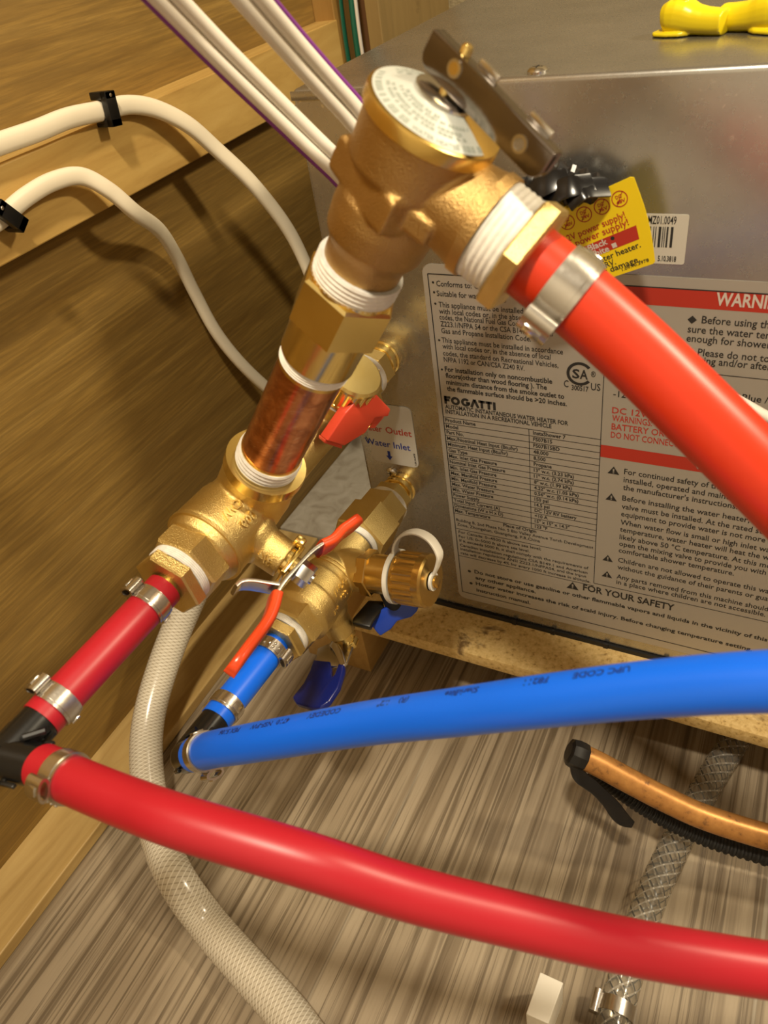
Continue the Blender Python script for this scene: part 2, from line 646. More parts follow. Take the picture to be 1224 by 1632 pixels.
# ------------------------------------------------------------------ water heater with its stickers
heater = thing('water_heater', 'grey galvanised sheet metal water heater covered in warning stickers', 'water heater', (200, 175, 0))
part('casing', 'galv', heater, box, (0, 0, 0), (400, 350, 320), 2.4, seg=4)
def gasket(bm):
    box(bm, (4, -1.2, -3.1), (396, 340, .3))
    for x in (92, 118, 152, 188, 240):
        box(bm, (x, -2.0, -3.1), (x + 3, -.4, 1.2), .3)
part('gasket', 'black_matte', heater, gasket)
def seam(bm):
    box(bm, (-.5, -.35, 315.5), (62, .3, 319.2), .15)
part('seam_lip', 'galv', heater, seam)

# --- big rating label
LX0, LZ1 = (53.73, 242.72)
LZ0 = (56.23, 9.64)[1]
LX0 = (LX0 + (56.23, 9.64)[0]) / 2
lab = part('rating_label', 'foil', heater, lambda bm: prism(bm, rrect(LX0, 388, LZ0, LZ1, 5, -.35), (0, -1, 0), .3, 0), label='silver rating and warning label', smooth=0)
IY = -.45
N = Vec((0, -1, 0))
UP = Vec((0, 0, 1))
def P2(q, y=IY):
    return Vec((q[0], y, q[1]))
def textset(name, mat, parent, rows, y=IY, extra=None, label=None):
    """rows: (text, (x,z) start, (x,z) end or None, size, bold)"""
    bm = bmesh.new()
    rx = 1.0
    for s, a, b, size, bold in rows:
        p0 = P2(a, y)
        if b is not None:
            p1 = Vec((b[0], y, (a[1] + b[1]) / 2))
            p0.z = p1.z
            rx = text_line(bm, s, p0, p1, size, UP, bold)
        else:
            text_line(bm, s, p0, None, size, UP, bold, ratio=(Vec((1, 0, 0)), rx))
    if extra:
        extra(bm)
    return tag(mk(name, bm, mat, parent, 0), label)

S1 = 4.1
S2 = 3.7
ST = 3.35
S3 = 3.2
S4 = 4.3
table = [('Product Name', 'InstaShower 7'), ('Model', 'FS07B15'), ('Part No.', 'FS07B15BD'), ('Max./Nominal Heat Input (Btu/hr)', '48,000'),
         ('Minimum Heat Input (Btu/hr)', '8,500'), ('Gas Type', 'Propane'), ('Max. Inlet Gas Pressure', '13" w.c. (3.23 kPa)'),
         ('Nominal Inlet Gas Pressure', '11" w.c. (2.74 kPa)'), ('Min. Inlet Gas Pressure', '8" w.c. (1.99 kPa)'),
         ('Max. Manifold Pressure', '4.22" w.c. (1.05 kPa)'), ('Min. Manifold Pressure', '0.56" w.c. (0.14 kPa)'),
         ('Max. Water Pressure', '150 psi'), ('Min. Water Pressure', '14.5 psi'), ('Power Supply', 'DC 12V RV battery'),
         ('Total Input Current (A)', '<10 A'), ('Dimensions (W x H x D)', '15" x 15" x 14.3"'), ('Max. Temperature', '123 \u00b0F')]
TX0 = (58.76, 152.18)[0]
TX1 = (108.81, 152.24)[0]
TZ0 = (59.27, 152.26)[1]
TZ16 = (59.3, 86.33)[1]
TP = (TZ0 - TZ16) / 16
rows = [
    ('Conforms to: CSA Z21.10.3', (61.83, 232.11), (100.21, 231.2), S1, False),
    ('Suitable for water heating', (61.53, 226.92), (97.01, 226.21), S1, False),
    ('This appliance must be installed in accordance', (61.95, 221.53), (125.31, 220), S1, False),
    ('with local codes or, in the absence of local', (61.82, 217.82), (119.54, 216.68), S1, False),
    ('codes, the National Fuel Gas Code, ANSI', (61.68, 214.06), None, S1, False),
    ('Z223.1/NFPA 54 or the CSA B149.1, Natural', (61.88, 210.28), (119.39, 210.4), S1, False),
    ('Gas and Propane Installation Code.', (61.91, 206.35), (108.76, 206.81), S1, False),
    ('This appliance must be installed in accordance', (61.56, 201.2), (124.4, 201.49), S1, False),
    ('with local codes or, in the absence of local', (61.72, 197.7), (118.4, 197.99), S1, False),
    ('codes, the standard on Recreational Vehicles,', (61.66, 193.69), (122.2, 193.97), S1, False),
    ('NFPA 1192 or CAN/CSA Z240 RV.', (61.73, 190), (105.13, 190.15), S1, False),
    ('For installation only on noncombustible', (61.7, 184.32), (119.15, 184.52), S1, True),
    ('floors(other than wood flooring ). The', (61.78, 180.61), (116.42, 180.61), S1, True),
    ('minimum distance from the smoke outlet to', (61.72, 176.37), (125.23, 176.76), S1, True),
    ('the flammable surface should be >20 inches.', (61.78, 172.38), (126.59, 172.63), S1, True),
    ('AUTOMATIC INSTANTANEOUS WATER HEATER FOR', (59.59, 160.82), (127.36, 161.19), S2, True),
    ('INSTALLATION IN A RECREATIONAL VEHICLE', (59.57, 157.82), (118.74, 157.84), S2, True),
    ('Place of Origin', (89.34, 82.17), (109.54, 82.55), ST, True),
    ('Building B, 2nd Phase No. 5 Bio Valley Avenue Torch Development', (58.94, 78.03), (142.85, 79.75), S3, False),
    ('Zone, Zhongshan, Guangdong, P.R.China', (59.11, 74.65), (111.71, 75.98), S3, False),
    ('For Canada: 0~4500 ft above sea level;', (59.6, 68.41), (112.23, 69.73), S3, False),
    ('For US: 0~5000 ft above sea level.', (59.46, 64.62), (105.2, 66.01), S3, False),
    ('If it exceeds 5000 ft, it shall comply with the requirements of', (59.6, 60.75), (140.61, 62.79), S3, False),
    ('Canadian installation regulations CSA B149.1 and American', (59.55, 56.78), (140.15, 59), S3, False),
    ('installation regulations ANSI Z223.1/NFPA54, and the input', (59.66, 53.55), (139.59, 55.59), S3, False),
    ('rate will decrease by 4% for every 1000 ft increase in altitude.', (59.65, 49.89), (142.16, 51.97), S3, False),
    ('instruction manual.', (68.09, 18.78), (104.82, 20), S4, True),
    ('any other appliance.', (68.19, 30.28), (108.54, 31.49), S4, True),
    ('Do not store or use gasoline or other flammable vapors and liquids in the vicinity of this', (67.86, 35.16), (239.8, 37.39), S4, True),
    ('Hotter water increases the risk of scald injury. Before changing temperature setting,', (68.07, 24.29), (233.73, 26.6), S4, True),
    ('Before using the heater make', (183.93, 222.94), None, 5.0, False),
    ('sure the water temperature is cool', (178.77, 218.2), None, 5.0, False),
    ('enough for showering.', (178.73, 213.85), None, 5.0, False),
    ('Please do not touch the outlet', (184.11, 207.5), None, 5.0, False),
    ('during and/or after using.', (180.95, 203.68), None, 5.0, False),
    ('Blue / White', (204.9, 187.38), None, 4.9, False),
    ('-12V', (148.94, 181.39), None, 4.9, False),
    ('For continued safety of this appliance it must be', (156.7, 135.91), None, 5.0, False),
    ('installed, operated and maintained following', (156.7, 130.66), None, 5.0, False),
    ("the manufacturer's instructions.", (156.72, 124.93), (211.8, 126.16), 5.0, False),
    ('Before installing the water heater, a', (156.75, 117.52), (221.71, 119.14), 5.0, False),
    ('valve must be installed. At the rated se', (156.77, 112.06), (225.59, 113.23), 5.0, False),
    ('equipment to provide water is not more', (156.78, 106.65), (227.25, 108.15), 5.0, False),
    ('When water flow is small or high inlet wat', (156.77, 101.41), None, 5.0, False),
    ('temperature, water heater will heat the wa', (156.76, 96.22), None, 5.0, False),
    ('likely above 50 \u00b0C temperature. At this mo', (156.86, 90.7), None, 5.0, False),
    ('open the mixing valve to provide you with', (156.93, 85.64), None, 5.0, False),
    ('comfortable shower temperature.', (156.93, 79.91), (216.56, 81.22), 5.0, False),
    ('Children are not allowed to operate this wat', (157, 72.92), None, 5.0, False),
    ('without the guidance of their parents or gua', (156.98, 67.41), None, 5.0, False),
    ('Any parts removed from this machine should', (156.85, 59.79), None, 5.0, False),
    ('in a place where children are not accessible.', (156.9, 54.71), (235.71, 55.8), 5.0, False),
    ('FOR YOUR SAFETY', (137.84, 42.74), (190.1, 44.51), 7.4, True),
    ('C', (124.93, 183.54), (127.23, 183.51), 5.6, False),
    ('US', (138.14, 183.61), (142.72, 183.56), 5.6, False),
    ('300517', (128.77, 182.32), (137.06, 182.42), 4.0, True),
    ('\u00ae', (137.91, 190.85), (140.25, 190.73), 4.4, False),
]
for k, (a, b) in enumerate(table):
    z = TZ0 - k * TP
    rows.append((a, (TX0, z), None, ST, True))
    rows.append((b, (TX1, z), None, ST, True))
# condensed table lettering keeps the width of its neighbours
fixed = []
RX1 = RX5 = 1.0
for r in rows:
    if r[2] is not None and r[0].startswith('NFPA'):
        g_ = glyphs(r[0], r[4])
        RX1 = (r[2][0] - r[1][0]) / ((g_[3] - g_[2]) * r[3])
    if r[2] is not None and r[0].startswith('comfortable'):
        g_ = glyphs(r[0], r[4])
        RX5 = (r[2][0] - r[1][0]) / ((g_[3] - g_[2]) * r[3])
for r in rows:
    if r[2] is None and r[3] == ST:
        gl = glyphs(r[0], True)
        wd = (gl[3] - gl[2]) * ST * .90
        r = (r[0], r[1], (r[1][0] + wd, r[1][1]), r[3], r[4])
    elif r[2] is None:
        gl = glyphs(r[0], r[4])
        wd = (gl[3] - gl[2]) * r[3] * {S1: RX1, 5.0: RX5}.get(r[3], .95)
        r = (r[0], r[1], (r[1][0] + wd, r[1][1]), r[3], r[4])
    fixed.append(r)

def warn_tri(bm, c, s):
    x, z = c
    # triangle with an exclamation mark left out of it
    def tri(k, dz=0):
        return [(x - s * k, z - s * .5 * k + dz), (x + s * k, z - s * .5 * k + dz), (x, z + s * 1.15 * k + dz)]
    a = tri(1)
    w = s * .13
    quad(bm, [P2(a[0]), P2((x - w, a[0][1])), P2((x - w, z + s * .9)), ])
    quad(bm, [P2((x + w, a[0][1])), P2(a[1]), P2((x + w, z + s * .9))])
    quad(bm, [P2((x - w, z + s * .62)), P2((x + w, z + s * .62)), P2((x + w, z + s * .9)), P2(a[2]), P2((x - w, z + s * .9))])
    quad(bm, [P2((x - w, a[0][1])), P2((x + w, a[0][1])), P2((x + w, a[0][1] + s * .18)), P2((x - w, a[0][1] + s * .18))])
    quad(bm, [P2((x - w, a[0][1] + s * .36)), P2((x + w, a[0][1] + s * .36)), P2((x + w, a[0][1] + s * .48)), P2((x - w, a[0][1] + s * .48))])

def label_extra(bm):
    bx0 = ((57.79, 237.75)[0] + (57.81, 15.67)[0]) / 2
    zt = (57.79, 237.75)[1]
    zb = (57.81, 15.67)[1]
    bar(bm, P2((bx0, zb)), P2((bx0, zt)), .55, N)
    bar(bm, P2((bx0, zt)), P2((385, zt)), .55, N)
    bar(bm, P2((bx0, zb)), P2((385, zb)), .55, N)
    dx = ((143.91, 190.51)[0] + (144.21, 51.54)[0]) / 2
    zd = (144.21, 51.54)[1]
    bar(bm, P2((dx, zd)), P2((dx, zt)), .4, N)
    bar(bm, P2((dx, zd)), P2((385, zd)), .4, N)
    zl = (58.16, 49.21)[1]
    bar(bm, P2((bx0, zl)), P2((dx, zl)), .35, N)
    zo = (57.82, 72.58)[1]
    bar(bm, P2((bx0, zo)), P2((dx, zo)), .35, N)
    for k in range(-1, 17):
        z = TZ0 - (k + .28) * TP
        bar(bm, P2((bx0, z)), P2((dx, z)), .32, N)
    vx = (106.6, 135.91)[0]
    bar(bm, P2((vx, TZ0 - 16.28 * TP)), P2((vx, TZ0 + .72 * TP)), .35, N)
    zw = (200.17, 199.07)[1]
    bar(bm, P2((dx, zw)), P2((385, zw)), .35, N)
    for q in ((60.18, 233.43), (60.2, 228.35), (60.22, 222.37), (60.22, 202.37), (60.03, 185.22)):
        flat_ring(bm, P2(q), Vec((1, 0, 0)), UP, 0.01, .62, seg=12)
    for q in ((64.35, 36.85), (64.69, 25.8)):
        flat_ring(bm, P2(q), Vec((1, 0, 0)), UP, 0.01, 1.1, seg=14)
    for q in ((151.34, 136.26), (151.06, 118.38), (151.23, 73.28), (151.39, 60.37)):
        warn_tri(bm, q, 3.0)
    warn_tri(bm, (131.59, 44.25), 3.7)
    q = (180.08, 224.22)
    s = 1.9
    quad(bm, [P2((q[0] - s, q[1])), P2((q[0], q[1] - s)), P2((q[0] + s, q[1])), P2((q[0], q[1] + s))])
    # certification mark: an open heavy ring with two letters in it
    c = (132.57, 191.69)
    flat_ring(bm, P2(c), Vec((1, 0, 0)), UP, 4.9, 6.4, math.radians(38), math.radians(322))
    for ch, dx0, wd in (('S', -3.6, 3.6), ('A', .1, 3.9)):
        text_line(bm, ch, P2((c[0] + dx0, c[1] - 2.5)), P2((c[0] + dx0 + wd, c[1] - 2.5)), 7.0, UP, True)
textset('black_lettering', 'ink', lab, fixed, extra=label_extra, label='black printed text and table lines')
def heading(bm):
    """the maker's name in heavy capitals, its A drawn without a crossbar"""
    a = (59.46, 164.17)
    b = (90.05, 163.95)
    z = (a[1] + b[1]) / 2
    H = 5.0
    x = a[0]
    tot = b[0] - a[0]
    w = tot / 7.0
    t = 1.5
    def st(p, q):
        bar(bm, P2(p), P2(q), t, N)
    st((x + t / 2, z), (x + t / 2, z + H)); st((x, z + H - t / 2), (x + w * .86, z + H - t / 2)); st((x, z + H * .5), (x + w * .72, z + H * .5))
    c = x + w * 1.5
    flat_ring(bm, P2((c, z + H / 2)), Vec((1, 0, 0)), UP, H / 2 - t + .1, H / 2 + .1)
    c = x + w * 2.84
    flat_ring(bm, P2((c, z + H / 2)), Vec((1, 0, 0)), UP, H / 2 - t + .1, H / 2 + .1, math.radians(40), math.radians(350))
    st((c + .2, z + H * .45), (c + H / 2 + .1, z + H * .45))
    c = x + w * 4.02
    st((c - w * .45, z), (c, z + H)); st((c + w * .45, z), (c, z + H))
    for c in (x + w * 4.95, x + w * 5.85):
        st((c - w * .42, z + H - t / 2), (c + w * .42, z + H - t / 2)); st((c, z), (c, z + H))
    c = x + w * 6.55
    st((c, z), (c, z + H))
part('brand_lettering', 'ink', lab, heading, smooth=0)
def bands(bm):
    dx = ((143.91, 190.51)[0] + (144.21, 51.54)[0]) / 2
    for a, b in (((177.28, 237.81)[1], (178.16, 229.61)[1]), ((165.27, 152.17)[1], (165.83, 144.52)[1])):
        quad(bm, [(dx + .2, -.42, b), (385, -.42, b), (385, -.42, a), (dx + .2, -.42, a)])
part('red_band', 'ink_red', lab, bands, smooth=0, label='two red warning bands')
textset('white_lettering', 'white_ink', lab, [('WARNING', (188.34, 231.7), ((208.28, 231.61)[0] + 8.0, (208.28, 231.61)[1]), 8.0, True)], y=-.52)
textset('white_lettering', 'white_ink', lab, [('WARNINGS', (188.63, 146.5), ((188.63, 146.5)[0] + 42, (188.63, 146.5)[1]), 7.0, True)], y=-.52)
textset('red_lettering', 'ink_red', lab, [
    ('DC 12V (+/-)', (148.83, 171.99), None, 5.0, False),
    ('WARNINGS:', (149.07, 166.99), (167.98, 167.83), 5.2, False),
    ('BATTERY OR DIRECT', (149, 162.41), ((149, 162.41)[0] + 41, (149, 162.41)[1]), 5.2, False),
    ('DO NOT CONNECT TO', (148.89, 157.01), ((177.8, 157.87)[0] + 9, (177.8, 157.87)[1]), 5.2, False)])

# --- inlet and outlet sticker
ax1 = ((38.09, 156.9)[0] + (38.11, 116.14)[0]) / 2
az1, az0 = (38.2, 157.75)[1], (37.99, 115.18)[1]
io = part('pipe_sticker', 'sticker', heater, lambda bm: prism(bm, rrect(ax1 - 31, ax1, az0, az1, 3.5, -.35), (0, -1, 0), .3, 0), smooth=0, label='white sticker naming water outlet and inlet')
oz = (19.02, 136.44)
textset('red_lettering', 'ink_red', io, [('Outlet', (19.45, 137.86), (36.37, 137.7), 6.4, False), ('Water', ((19.38, 137.4)[0] - 17.4, ((19.45, 137.86)[1] + (36.37, 137.7)[1]) / 2), ((19.38, 137.4)[0] - 2.2, ((19.45, 137.86)[1] + (36.37, 137.7)[1]) / 2), 6.4, False)])
def arrow(bm):
    c = (19.12, 120.83)
    quad(bm, [P2((c[0] - .9, c[1] + 3.6)), P2((c[0] - .9, c[1])), P2((c[0] + .9, c[1])), P2((c[0] + .9, c[1] + 3.6))])
    quad(bm, [P2((c[0] - 2.2, c[1])), P2((c[0], c[1] - 3.2)), P2((c[0] + 2.2, c[1]))])
textset('blue_lettering', 'ink_blue', io, [('Water Inlet', (3.92, 127.34), (34.21, 127.42), 6.4, False)], extra=arrow)
def tiny(bm):
    a, b = (38.23, 117.1), (37.67, 125.79)
    text_line(bm, '1.09.10.3978', P2((ax1 - 1.2, a[1])), P2((ax1 - 1.2, b[1])), 1.6, Vec((-1, 0, 0)), True)
part('side_code', 'ink', io, tiny, smooth=0)

# --- barcode sticker, the yellow card hangs over its left end
bx1 = ((174.16, 268.59)[0] + (174.35, 248.22)[0]) / 2
bz1, bz0 = (174.05, 268.64)[1], (174.35, 248.22)[1]
bc = part('barcode_sticker', 'sticker', heater, lambda bm: prism(bm, rrect(bx1 - 42, bx1, bz0, bz1, 1.0, -.35), (0, -1, 0), .3, 0), smooth=0, label='white barcode sticker')
def codebars(bm):
    random.seed(9)
    x = (168.81, 260.29)[0]
    z1, z0 = (163.62, 263.63)[1], (164.35, 255.2)[1]
    while x > bx1 - 40:
        w = random.choice((.35, .35, .7, 1.0))
        quad(bm, [(x - w, IY, z0), (x, IY, z0), (x, IY, z1), (x - w, IY, z1)])
        x -= w + random.choice((.4, .5, .9))
part('barcode', 'ink', bc, codebars, smooth=0)
ra, rb = (169.59, 264.72), (159.07, 264.6)
rc, rd = (170.98, 249.39), (163.73, 249.15)
textset('code_lettering', 'ink', bc, [('.MZ01.0049', (rb[0] - 1, ra[1]), (ra[0], ra[1]), 4.6, False), ('5.10.3818', (rd[0], rc[1]), (rc[0], rc[1]), 3.2, True)])

# --- screws of the casing
def screw(bm, o, ax, r, h):
    lathe(bm, o, ax, [(0, r), (h * .4, r), (h * .8, r * .8), (h, r * .45)], 24)
def screw_slot(bm, o, ax, r, h):
    x, y, z = frame(ax)
    for d in (x, y):
        c = V(o) + z * (h - .1)
        e = z.cross(d)
        quad(bm, [c - d * r * .5 - e * .35 + z * .12, c + d * r * .5 - e * .35 + z * .12, c + d * r * .5 + e * .35 + z * .12, c - d * r * .5 + e * .35 + z * .12])
sp = Vec((18.49, 108.29)).to_3d()
sc1 = part('screw', 'chrome', heater, screw, (sp.x, 0, sp.y), (0, -1, 0), 3.3, 2.0, label='bright screw under the pipe sticker')
part('cross_slot', 'ink', sc1, screw_slot, (sp.x, 0, sp.y), (0, -1, 0), 3.3, 2.0, smooth=0)
tq = (111.48, 4.61, 320)
sc2 = part('screw', 'chrome', heater, screw, (tq[0], max(tq[1], 6), 320), (0, 0, 1), 4.0, 2.2, label='bright screw on the top edge')
part('cross_slot', 'ink', sc2, screw_slot, (tq[0], max(tq[1], 6), 320), (0, 0, 1), 4.0, 2.2, smooth=0)

# ------------------------------------------------------------------ plumbing: axes
OH, UH = Vec((25.2, 0, 188)), Vec((-0.038, -0.9992, -0.009)).normalized()       # hot line: start on the heater, direction out of it
OC, UC = Vec((22.7967, 0, 96.384)), Vec((-0.0161, -0.9982, 0.0575)).normalized()       # cold line
PA, SA = Vec((0.5631, 0.04, 0.8254)), Vec((0.8261, 0, -0.5635))                    # hot valve: relief port axis, stem axis
HD = Vec((0.6157, 0, 0.788))                                      # hot drain port axis
CD, CS = Vec((0.9903, 0, 0.1392)), Vec((0.342, 0, -0.9397))                    # cold drain port axis, stem axis
HL = lambda s: OH + UH * s
CL = lambda s: OC + UC * s
LP = 126.4
PP = HL(LP)                                            # foot of the relief port
PL = lambda s: PP + PA * s
CAMP = Vec(CAM_POS)

def emboss(bm, s, o, ax, r, s0, ang_dir, rows_along=True, size=5.5, da=0.0, flip=1, depth=.45):
    """raised letters bent over a cylinder: reading along the axis"""
    x, y, z = frame(ax, ang_dir)
    vs, fs, x0, x1 = glyphs(s, True)
    xm = (x0 + x1) / 2
    def at(v, rr):
        a = da + flip * (v.y - .36) * size / r
        return V(o) + z * (s0 + flip * (v.x - xm) * size) + (x * math.cos(a) + y * math.sin(a)) * rr
    lo = [bm.verts.new(at(v, r - .6)) for v in vs]
    hi = [bm.verts.new(at(v, r + depth)) for v in vs]
    cnt = {}
    for f in fs:
        for i in range(len(f)):
            e = (f[i], f[(i + 1) % len(f)])
            cnt[tuple(sorted(e))] = cnt.get(tuple(sorted(e)), []) + [e]
    for f in fs:
        try:
            bm.faces.new([hi[k] for k in f])
        except ValueError:
            pass
    for k, e in cnt.items():
        if len(e) == 1:
            a, b = e[0]
            bm.faces.new((lo[a], lo[b], hi[b], hi[a]))

def tape_ring(bm, o, ax, h0, h1, r):
    n = 5
    pr = []
    for k in range(n + 1):
        h = h0 + (h1 - h0) * k / n
        pr.append((h, r - .25))
        if k < n:
            pr.append((h + (h1 - h0) / n * .5, r + .12))
    lathe(bm, o, ax, pr, 44)

# ------------------------------------------------------------------ hot isolation valve
hv = thing('isolation_valve', 'brass hot side valve with orange lever grips, below the copper pipe', 'valve', HL(100), 'brass isolation valves on the heater')
part('pipe_collar', 'brass', hv, many([lambda b: lathe(b, HL(-2), UH, [(0, 10.4), (2.6, 10.4), (3.2, 9.6), (5, 9.6), (5.6, 10.2), (8, 10.2), (8.6, 9.2), (14, 9.2)])]))
part('inlet_nut', 'brass_cast', hv, lambda b: hexa(b, HL(9), UH, 0, 9, 22, .3), smooth=20)
part('seal_tape', 'tape', hv, lambda b: tape_ring(b, HL(0), UH, 18, 22, 12.2))
def union(bm, F, U, a=0.1):
    lathe(bm, F(21), U, [(0, 12.4), (9, 12.4), (11, 14)], 6, hint=None)
    hexa(bm, F(30), U, 0, 20, 30, a)
part('union_nut', 'brass_cast', hv, lambda b: union(b, HL, UH), smooth=20)
part('seal_tape', 'tape', hv, lambda b: tape_ring(b, HL(0), UH, 49, 53, 13.4))
def hot_body(bm):
    lathe(bm, HL(52), UH, [(0, 12), (30, 12), (60, 13)], 32)
    lathe(bm, HL(108), UH, [(0, 12.5), (8, 15.4), (20, 16.2), (28, 16.8), (29, 17.8), (47, 18.1), (53, 16.0), (55, 13)], 48)
    lathe(bm, HL(LP - 1), PA, [(-14, 12), (-10, 15.6), (0, 16.2), (20, 16.4), (24, 17.2), (29, 17.2), (29.2, 16.6)], 48)
    lathe(bm, HL(140), SA, [(0, 13), (15, 11.4), (19, 9.0), (29.5, 8.6)], 40)
    lathe(bm, HL(62), HD, [(0, 10), (17, 10)], 32)
part('body', 'brass_cast', hv, hot_body, remesh=.6, soft=5)
def port_mouth(bm):
    annulus(bm, PL(0), PA, 24, 29.4, 13.2, 17.0)
part('port_rim', 'brass', hv, port_mouth)
LDA, LFL = .12, -1
def hot_letters(bm):
    x, y, z = frame(UH, CAMP - HL(140))
    emboss(bm, 'WOG', HL(0), UH, 18.5, 144, CAMP - HL(140), size=5.8, da=LDA, flip=LFL)
    emboss(bm, '600', HL(0), UH, 18.5, 144, CAMP - HL(140), size=5.8, da=LDA - .42, flip=LFL)
    emboss(bm, '3/4', HL(140), SA, 9.6, 22.5, CAMP - HL(140), size=5.2, da=.45, flip=-1)
part('raised_lettering', 'brass_cast', hv, hot_letters)
def hot_ridges(bm):
    for s, r0, r1 in ((135, 15.5, 17.3), (156.0, 16.0, 18.4)):
        annulus(bm, HL(0), UH, s, s + 1.6, r0, r1)
part('body_ridge', 'brass_cast', hv, hot_ridges)
part('hex_end', 'brass_cast', hv, lambda b: hexa(b, HL(161), UH, 0, 11, 28.4, .42, 1.0), smooth=20)
# stem, stop and lever
def hot_stem(bm):
    o = HL(140)
    lathe(bm, o, SA, [(28, 6.4), (31, 6.4), (31.3, 4.6), (35, 4.6)], 28)
    box(bm, (-8.2, -5.0, 31.2), (8.2, 5.0, 33.2), .3, axes=(UH, UH.cross(SA), SA), org=o)
    box(bm, (-9.6, 3.0, 27.5), (-5.4, 8.2, 32.0), .8, axes=(UH, PA, SA), org=o)
part('stem', 'brass', hv, hot_stem)
HLEV = HL(140)
def lev(y, h, w=0.0):
    return HLEV + UH * y + SA * h + PA * w
plate_path = [lev(22, 36.5), lev(15, 35.4), lev(8, 35.2), lev(-6, 36.0), lev(-14, 37.6), lev(-20, 40.0)]
lever = part('lever', 'steel', hv, many([
    lambda b: sweep(b, spline(plate_path, 6), 5.6, .95, seg=20, hint=SA, power=.35),
    lambda b: sweep(b, spline([lev(13.0, 35.2), lev(15.5, 31), lev(19, 25), lev(22, 21.8), lev(25.5, 21.0)], 6), 4.6, .9, seg=20, hint=UH, power=.35)]), label='plated steel T lever')
part('grip', 'vinyl_orange', lever, lambda b: sweep(b, spline([lev(17, 35.9), lev(24, 38.6), lev(31, 40.0), lev(44, 40.3), lev(53, 40.6), lev(56, 40.7)], 6),
     [6.3] * 22 + [6.0, 5.7, 5.2, 4.6, 4.0, 3.4, 2.4, 1.2, .5], 2.5, seg=24, hint=SA, power=.55), label='orange dipped lower grip')
part('grip', 'vinyl_orange', lever, lambda b: sweep(b, spline([lev(-15, 37.9), lev(-21, 40.3), lev(-28, 40.8), lev(-34, 42.2), lev(-39, 43.2), lev(-41, 43.5)], 6),
     [6.3] * 22 + [6.0, 5.7, 5.2, 4.6, 4.0, 3.4, 2.4, 1.2, .5], 2.5, seg=24, hint=SA, power=.55), label='orange dipped upper grip')
part('nut', 'chrome', hv, many([lambda b: hexa(b, HLEV, SA, 36.4, 43.0, 9.6, .5, .8, hint=UH), lambda b: lathe(b, HLEV, SA, [(34, 2.6), (44.0, 2.4)], 16)]), smooth=20)
# drain port of the hot valve: knurled cap on top, red butterfly handle at its side
HDP = HL(62)
def drain_neck(bm, o, ax, sgn=1):
    hexa(bm, o, ax, 15, 21, 20, .3)
    lathe(bm, o, ax, [(20, 9.4), (36, 9.4)], 32)
part('drain_neck', 'brass_cast', hv, drain_neck, HDP, HD, smooth=25)
def knurl_cap(bm, o, ax, h0, h1, r, lip):
    n = 44
    o = V(o)
    x, y, z = frame(ax)
    def rg(h, rr, k):
        return [bm.verts.new(o + z * h + (x * math.cos(math.pi * j / n) + y * math.sin(math.pi * j / n)) * (rr if (j // 2) % 2 == 0 else rr - k)) for j in range(2 * n)]
    rings = [rg(h0, r - 1.0, 0), rg(h0 + .6, r - .2, 0), rg(h0 + 2.2, r - .1, 0), rg(h0 + 2.4, r, .75), rg(h1 - lip, r, .75), rg(h1 - lip + .3, r + .1, 0), rg(h1 - 1.0, r, 0), rg(h1, r - 1.2, 0)]
    ring_faces(bm, rings)
cap = part('drain_cap', 'brass', hv, knurl_cap, HDP, HD, 24.5, 38.5, 13.8, 2.6, label='knurled brass drain cap')
part('seal_ring', 'white_plastic', cap, lambda b: annulus(b, HDP, HD, 22.8, 24.6, 10, 13.2))
SH = Vec((HD.z, 0, -HD.x))
part('drain_stem', 'brass_dark', hv, lambda b: lathe(b, HDP + HD * 14, SH, [(6, 5.5), (14, 5.0), (14.2, 3.6), (20, 3.6)], 24))
RN = Vec((0.897, -0.401, -0.188))
bf = part('butterfly_handle', 'plastic_red', hv, many([
    lambda b: prism(b, [(54.25, -64.6, 212.3), (55.79, -51.74, 192.23), (54.53, -52.99, 188.9), (51.9, -60.72, 192.79), (48.41, -65.8, 186.99), (43.05, -77.62, 186.57), (40.73, -87, 195.51), (47.15, -77.11, 205.08)], RN, 5.5, .7),
    lambda b: prism(b, [Vec(p) - RN * 3.2 for p in ((52.91, -60.18, 196.47), (55.46, -52.05, 191.31), (54.23, -52.48, 186.34), (50.93, -58.1, 182.58), (49.48, -62.93, 185.95), (50.88, -62.44, 191.62))], RN, 4.5, .7),
    lambda b: prism(b, [Vec(p) - RN * 1.2 for p in ((40.73, -87, 195.51), (43.05, -77.62, 186.57), (42.39, -77.95, 184.13), (40.16, -87.36, 193.55))], RN, 5.0, .5)]), label='orange red butterfly handle')

# ------------------------------------------------------------------ cold isolation valve
cv = thing('isolation_valve', 'brass cold side valve with white strapped cap and blue lever', 'valve', CL(80), 'brass isolation valves on the heater')
part('pipe_collar', 'brass', cv, lambda b: lathe(b, CL(-2), UC, [(0, 10.2), (2.4, 10.2), (3.0, 9.2), (4.6, 9.2), (5.2, 10.2), (7.5, 10.2), (8.2, 8.8), (14, 8.8)]))
part('inlet_nut', 'brass_cast', cv, lambda b: hexa(b, CL(9), UC, 0, 8, 21.5, .62), smooth=20)
part('seal_tape', 'tape', cv, lambda b: tape_ring(b, CL(0), UC, 17, 20.5, 12.8))
part('union_nut', 'brass_cast', cv, many([
    lambda b: hexa(b, CL(20), UC, 0, 15, 25.5, .62, .5),
    lambda b: hexa(b, CL(34), UC, 0, 22, 30, .66, .8)]), smooth=20)
part('seal_tape', 'tape', cv, many([lambda b: tape_ring(b, CL(0), UC, 54.5, 60, 13.6)]))
